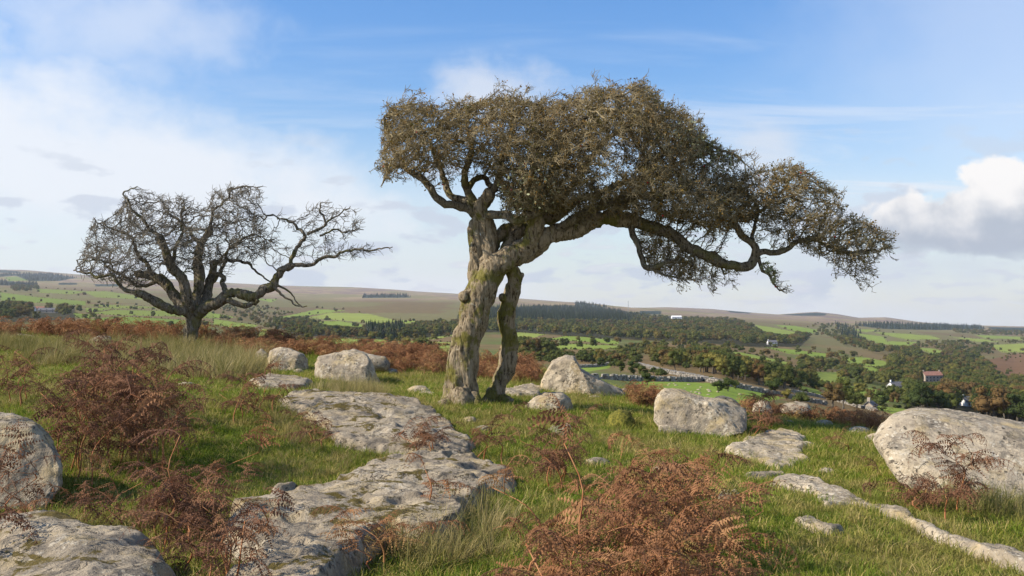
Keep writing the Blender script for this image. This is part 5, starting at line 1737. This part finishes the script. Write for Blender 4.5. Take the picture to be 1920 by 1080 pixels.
# lone trees and thorn bushes on the nearer slope
LONE = [(1163, 699, 3.6, 1), (1188, 703, 4.0, 1), (1203, 706, 3.2, 1), (1238, 708, 3.2, 1), (1225, 702, 2.6, 1), (1346, 737, 3.2, 1), (1364, 735, 3.6, 1), (1379, 732, 2.6, 1), (1281, 714, 1.8, 1), (1330, 713, 1.8, 1),
        (1213, 722, 3.2, 1), (1265, 700, 7.0, 0), (793, 664, 6.5, 0), (815, 664, 6, 1), (782, 645, 4, 1), (738, 641, 4, 1), (1580, 768, 9.0, 0), (1560, 766, 7, 0), (1605, 765, 6, 1), (1450, 742, 5, 1), (1474, 750, 3, 1), (1152, 690, 3, 1), (1128, 688, 3, 1), (1500, 758, 4, 1),
        (1290, 712, 1.2, 1), (1255, 715, 1.2, 1)]
for px, py, h, k in LONE:
    g = hit_far(px, py)[0]
    if py > 660 and px > 1100:
        h = h * (g[1] / 260.0) ** 0.6
    trees.append((g[0], g[1], g[2], h, k, 1))
TA = np.array(trees)
app = TA[:, 3] / TA[:, 1]
tpx, tpy = project(TA[:, 0], TA[:, 1], TA[:, 2])
app = np.where((tpx < -10) | (tpx > 1930), 0, app)
order = np.argsort(-app)
TREE_LABEL = {0: ('broadleaf_tree', 'broadleaf tree', 'tree', 'broadleaf trees'),
              1: ('shrub', 'rounded scrub bush', 'bush', 'scrub bushes'),
              2: ('conifer_tree', 'dark pointed conifer', 'tree', 'conifers')}
quota = {0: 190, 1: 110, 2: 60}
rest = []
for q in order:
    x, y, z, h, k, wi = TA[q]
    k = int(k); where = WHERE[int(wi)]
    if quota[k] > 0 and app[q] > 0:
        quota[k] -= 1
        nm, lab, cat, grp = TREE_LABEL[k]
        root = link(nm, None, loc=(x, y, z))
        wd = random.uniform(0.85, 1.25)
        root.scale = (h * wd, h * wd, h); root.rotation_euler = (0, 0, random.uniform(0, 6.28))
        if k == 2:
            lib = CONI; tint = ''
        else:
            tint = random.choices(list(TINT), (0.4, 0.27, 0.24, 0.09))[0]
            lib = TINT[tint][k]
        size = ('tall ' if h > 12 else 'low ' if h < 9.5 else '') if k == 0 else ''
        tag(root, size + (tint + ' ' if tint else '') + lab + ' ' + where, cat, (size + tint + ' ' + grp + ' ' + where).strip())
        link('crown', lib[random.randrange(len(lib))], None, root)
        link('trunk', TRK[random.randrange(2)], None, root)
    else:
        rest.append(q)
rest = np.array(rest)
R_ = TA[rest]
kk = R_[:, 4].astype(int)
for k, lib, nm, lab in ((0, CROWNS, 'broadleaf_woodland', 'distant mass of autumn broadleaf woodland in the valley'), (1, BUSH, 'valley_scrub', 'distant hedges and scrub bushes lining the valley fields'), (2, CONI, 'conifer_plantation', 'dark conifer plantation on the far ridge')):
    s_ = R_[kk == k]
    n = len(s_)
    wd = rng.uniform(0.85, 1.3, n)
    scatter(nm, s_[:, :3] - np.array((0, 0, 0.3)), np.stack([np.zeros(n), np.zeros(n), rng.uniform(0, 6.28, n)], -1), np.stack([s_[:, 3] * wd, s_[:, 3] * wd, s_[:, 3]], -1), rng.integers(0, len(lib), n),
            [proto('tree_source', m_, None) for m_ in lib], lab, 'woodland')
print('trees', len(TA), 'scattered', len(rest))

# ------------------------------------------------------------------ dry stone walls and field stones
def box_mesh(name, sx, sy, sz, jit=0.0, seed=0):
    r = np.random.default_rng(seed)
    v = np.array([(x, y, z) for z in (0, 1) for y in (-.5, .5) for x in (-.5, .5)], float) * (sx, sy, sz)
    v += r.normal(0, jit, v.shape)
    return v, np.array([(0, 2, 3, 1), (4, 5, 7, 6), (0, 1, 5, 4), (2, 6, 7, 3), (0, 4, 6, 2), (1, 3, 7, 5)])


def stone_wall(pts, label, hgt, wid):
    G = hit_far(np.array([p[0] for p in pts]), np.array([p[1] for p in pts]))
    G = catmull(G[:, :2], 160)
    a = Acc()
    r = np.random.default_rng(len(pts))
    seg = np.concatenate([[0], np.cumsum(np.linalg.norm(np.diff(G, axis=0), axis=1))])
    base = None
    for row in range(3):
        s = 0.0
        while s < seg[-1]:
            l = r.uniform(0.5, 1.3)
            x, y = np.interp(s, seg, G[:, 0]), np.interp(s, seg, G[:, 1])
            x2, y2 = np.interp(s + .3, seg, G[:, 0]), np.interp(s + .3, seg, G[:, 1])
            an = math.atan2(y2 - y, x2 - x)
            v, q = box_mesh('', l * 1.02, wid * r.uniform(.75, 1.15), hgt / 3 * r.uniform(.9, 1.4), 0.05, int(r.integers(0, 1e6)))
            R = np.array(((math.cos(an), -math.sin(an), 0), (math.sin(an), math.cos(an), 0), (0, 0, 1)))
            if r.uniform() > 0.10 * row:
                a.add(v @ R.T + (x, y, float(H(x, y)) - 0.1 + row * hgt / 3), q)
            s += l
    o = link('stone_wall', None, None, None, (G[0, 0], G[0, 1], float(H(G[0, 0], G[0, 1]))))
    tag(o, label, 'wall')
    m_ = a.mesh('stones', False)
    co = np.zeros(len(m_.vertices) * 3, np.float32); m_.vertices.foreach_get('co', co)
    co = co.reshape(-1, 3) - np.array(o.location, np.float32); m_.vertices.foreach_set('co', co.ravel())
    tag(link('wall_stones', m_, M['wall_stone'], o), kind='stuff')
    return o


stone_wall([(1197, 685), (1240, 697), (1290, 707), (1340, 719), (1400, 731), (1470, 745), (1545, 760)], 'long pale tumbled stone wall running down beside the near pasture', 1.1, 1.6)
stone_wall([(1115, 710), (1160, 713), (1220, 714), (1280, 716), (1325, 714)], 'dark dry stone wall along the top of the near pasture', 1.1, 0.9)
stone_wall([(1480, 735), (1530, 745), (1590, 760), (1640, 772)], 'lower stone wall between the slope wood and the near pasture', 1.0, 1.2)
stone_wall([(1085, 690), (1115, 688), (1148, 683)], 'short pale stone wall above the pointed boulder', 0.9, 0.8)
for i in range(34):
    p = poly_points([(1215, 720), (1300, 720), (1400, 733), (1440, 745), (1380, 745), (1300, 740), (1230, 735)] if i < 26 else [(1170, 698), (1300, 712), (1240, 710)], 1)[0]
    g = hit_far(p[0], p[1])[0]
    v, f = ICO[2]
    r_ = random.uniform(0.12, 0.3)
    q = v * np.array((r_ * 1.4, r_, r_ * .7)) * (1 + 0.2 * fbm(v * 2 + i, 2, i))[:, None]
    o = link('field_stone', mk_mesh('field_stone', q, f), M['granite_pale'], loc=tuple(g))
    tag(o, 'small white stone scattered in the walled pasture', 'stone', 'white stones in the pasture')

# ------------------------------------------------------------------ houses and mast
def house(px, py, w, d, hw, hr, yaw, wallm, roofm, label, chim=1, wins=3, name='house'):
    g = hit_far(px, py)[0]
    if g[1] < 420:            # a small field hut, not a dwelling
        k = g[1] / 420
        w, d, hw, hr = w * k, d * k, hw * k, hr * k
    root = link(name, None, loc=(g[0], g[1], g[2] - 0.3))
    root.rotation_euler = (0, 0, yaw)
    tag(root, label, 'house' if name != 'barn' else 'barn')
    # gabled walls
    V = [(-w / 2, -d / 2, 0), (w / 2, -d / 2, 0), (w / 2, d / 2, 0), (-w / 2, d / 2, 0), (-w / 2, -d / 2, hw), (w / 2, -d / 2, hw), (w / 2, d / 2, hw), (-w / 2, d / 2, hw), (-w / 2, 0, hw + hr), (w / 2, 0, hw + hr)]
    a = Acc()
    a.add(V, [(0, 1, 5, 4), (2, 3, 7, 6)], [(8, 7, 4), (9, 5, 6)])
    a.add(V, [(1, 2, 6, 5), (3, 0, 4, 7)])
    link('wall', a.mesh('wall', False), wallm, root)
    e = 0.35
    ra = Acc()
    sl = math.hypot(d / 2, hr)
    for s in (-1, 1):
        y0, z0 = s * (d / 2 + e), hw - e * hr / (d / 2) + 0.05
        P = [(-w / 2 - e, y0, z0), (w / 2 + e, y0, z0), (w / 2 + e, 0, hw + hr + .05), (-w / 2 - e, 0, hw + hr + .05)]
        Q = [(x, y, z + .22) for x, y, z in P]
        ra.add(P + Q, [(0, 1, 2, 3), (4, 5, 6, 7), (0, 1, 5, 4), (0, 3, 7, 4), (1, 2, 6, 5)])
    rf = link('roof', ra.mesh('roof', False), roofm, root)
    for c in range(chim):
        v, q = box_mesh('', 0.9, 0.9, 1.8)
        x = (-w / 2 + 0.7) if c == 0 else (w / 2 - 0.7)
        link('chimney', mk_mesh('chimney', v + (x, 0, hw + hr - .4), q, False), wallm, rf)
    for k in range(wins):
        x = -w / 2 + w * (k + 0.5) / wins
        for z in ((0.9,) if hw < 3.6 else (0.9, 3.4)):
            v, q = box_mesh('', 1.1, 0.12, 1.3)
            wn = link('window', mk_mesh('window', v + (x, -d / 2 - 0.02, z), q, False), M['window_glass'], root)
    return root


house(1680, 732, 11, 7, 3.0, 2.6, 0.35, M['whitewash'], M['slate'], 'white cottage with grey slate roof among the trees', 1)
house(1745, 716, 16, 8, 5.8, 3.0, 0.15, M['house_stone'], M['roof_red'], 'large stone house with reddish roof deep in the wood', 2, 5)
house(1447, 648, 12, 7, 4.5, 2.6, 0.1, M['whitewash'], M['slate'], 'white farmhouse at the foot of the dark wood', 1)
house(1812, 762, 8, 6, 3.0, 2.3, 0.4, M['whitewash'], M['slate'], 'tiny white cottage low in the right hand wood', 1, 2)
house(1630, 768, 5, 4, 2.0, 1.6, 0.9, M['house_stone'], M['slate'], 'grey stone hut beside the lower stone wall', 1, 1)
for i, (px, py, w, d, yaw, mats_) in enumerate(((74, 583, 20, 9, 0.2, ('house_stone', 'roof_red')), (90, 587, 22, 9, 0.1, ('house_stone', 'slate')), (57, 583, 12, 7, -.2, ('whitewash', 'slate')), (18, 575, 12, 8, .2, ('whitewash', 'roof_red')))):
    house(px, py, w, d, 3.6, 2.6, yaw, M[mats_[0]], M[mats_[1]], ('long farm barn with a reddish roof among trees', 'long low grey roofed barn in the farmstead', 'small white farm cottage next to the barns', 'white farmhouse with red roof at the wood edge')[i], 0, 3, 'barn' if i < 2 else 'house')
house(1268, 598, 30, 12, 6, 4, 0.1, M['whitewash'], M['whitewash'], 'long white shed on the ridge beyond the dark wood', 0, 4, 'barn')
# lattice mast on the ridge
g = hit_far(1178, 590)[0]
mh = 36.0 * g[1] / 2600.0
root = link('lattice_mast', None, loc=tuple(g))
tag(root, 'slim steel lattice mast rising over the conifer plantation', 'mast')
for s in ((-1, -1), (1, -1), (1, 1), (-1, 1)):
    a = Acc(); tube(a, np.array([(s[0] * 1.6, s[1] * 1.6, 0), (s[0] * .5, s[1] * .5, mh)]), np.array((.25, .2)), 4)
    link('leg', a.mesh('leg'), M['steel'], root)
for k in range(7):
    t0, t1 = k / 7, (k + 1) / 7
    a = Acc()
    for s in (-1, 1):
        w0, w1 = 1.6 - 1.1 * t0, 1.6 - 1.1 * t1
        tube(a, np.array([(-s * w0, -w0, t0 * mh), (s * w1, -w1, t1 * mh)]), np.array((.14, .14)), 4)
    link('brace', a.mesh('brace'), M['steel'], root)
a = Acc(); tube(a, np.array([(-2.6, 0, mh * .92), (2.6, 0, mh * .92)]), np.array((.4, .4)), 5)
link('crossarm', a.mesh('crossarm'), M['steel'], root)

# ------------------------------------------------------------------ air
def haze():
    zlo = float(min(FZ.min(), -1)) - 2.0
    zhi = float(FZ.max()) + 40.0
    x = 13800.0
    v = np.array([(sx * x, y, z) for z in (zlo, zhi) for y in (-200.0, 13400.0) for sx in (-1, 1)])
    me = mk_mesh('haze', v, np.array([(0, 2, 3, 1), (4, 5, 7, 6), (0, 1, 5, 4), (2, 6, 7, 3), (0, 4, 6, 2), (1, 3, 7, 5)]), False)
    m = bpy.data.materials.new('haze'); m.use_nodes = True
    T = NT(m.node_tree)
    vol = T.n('ShaderNodeVolumePrincipled', {'Color': (0.80, 0.88, 1.0), 'Density': 4.5e-5, 'Anisotropy': 0.2})
    o = T.n('ShaderNodeOutputMaterial')
    T.t.links.new(vol.outputs[0], o.inputs['Volume'])
    tag(link('haze', me, m), 'thin pale air haze over the valley', None, None, 'stuff')


haze()
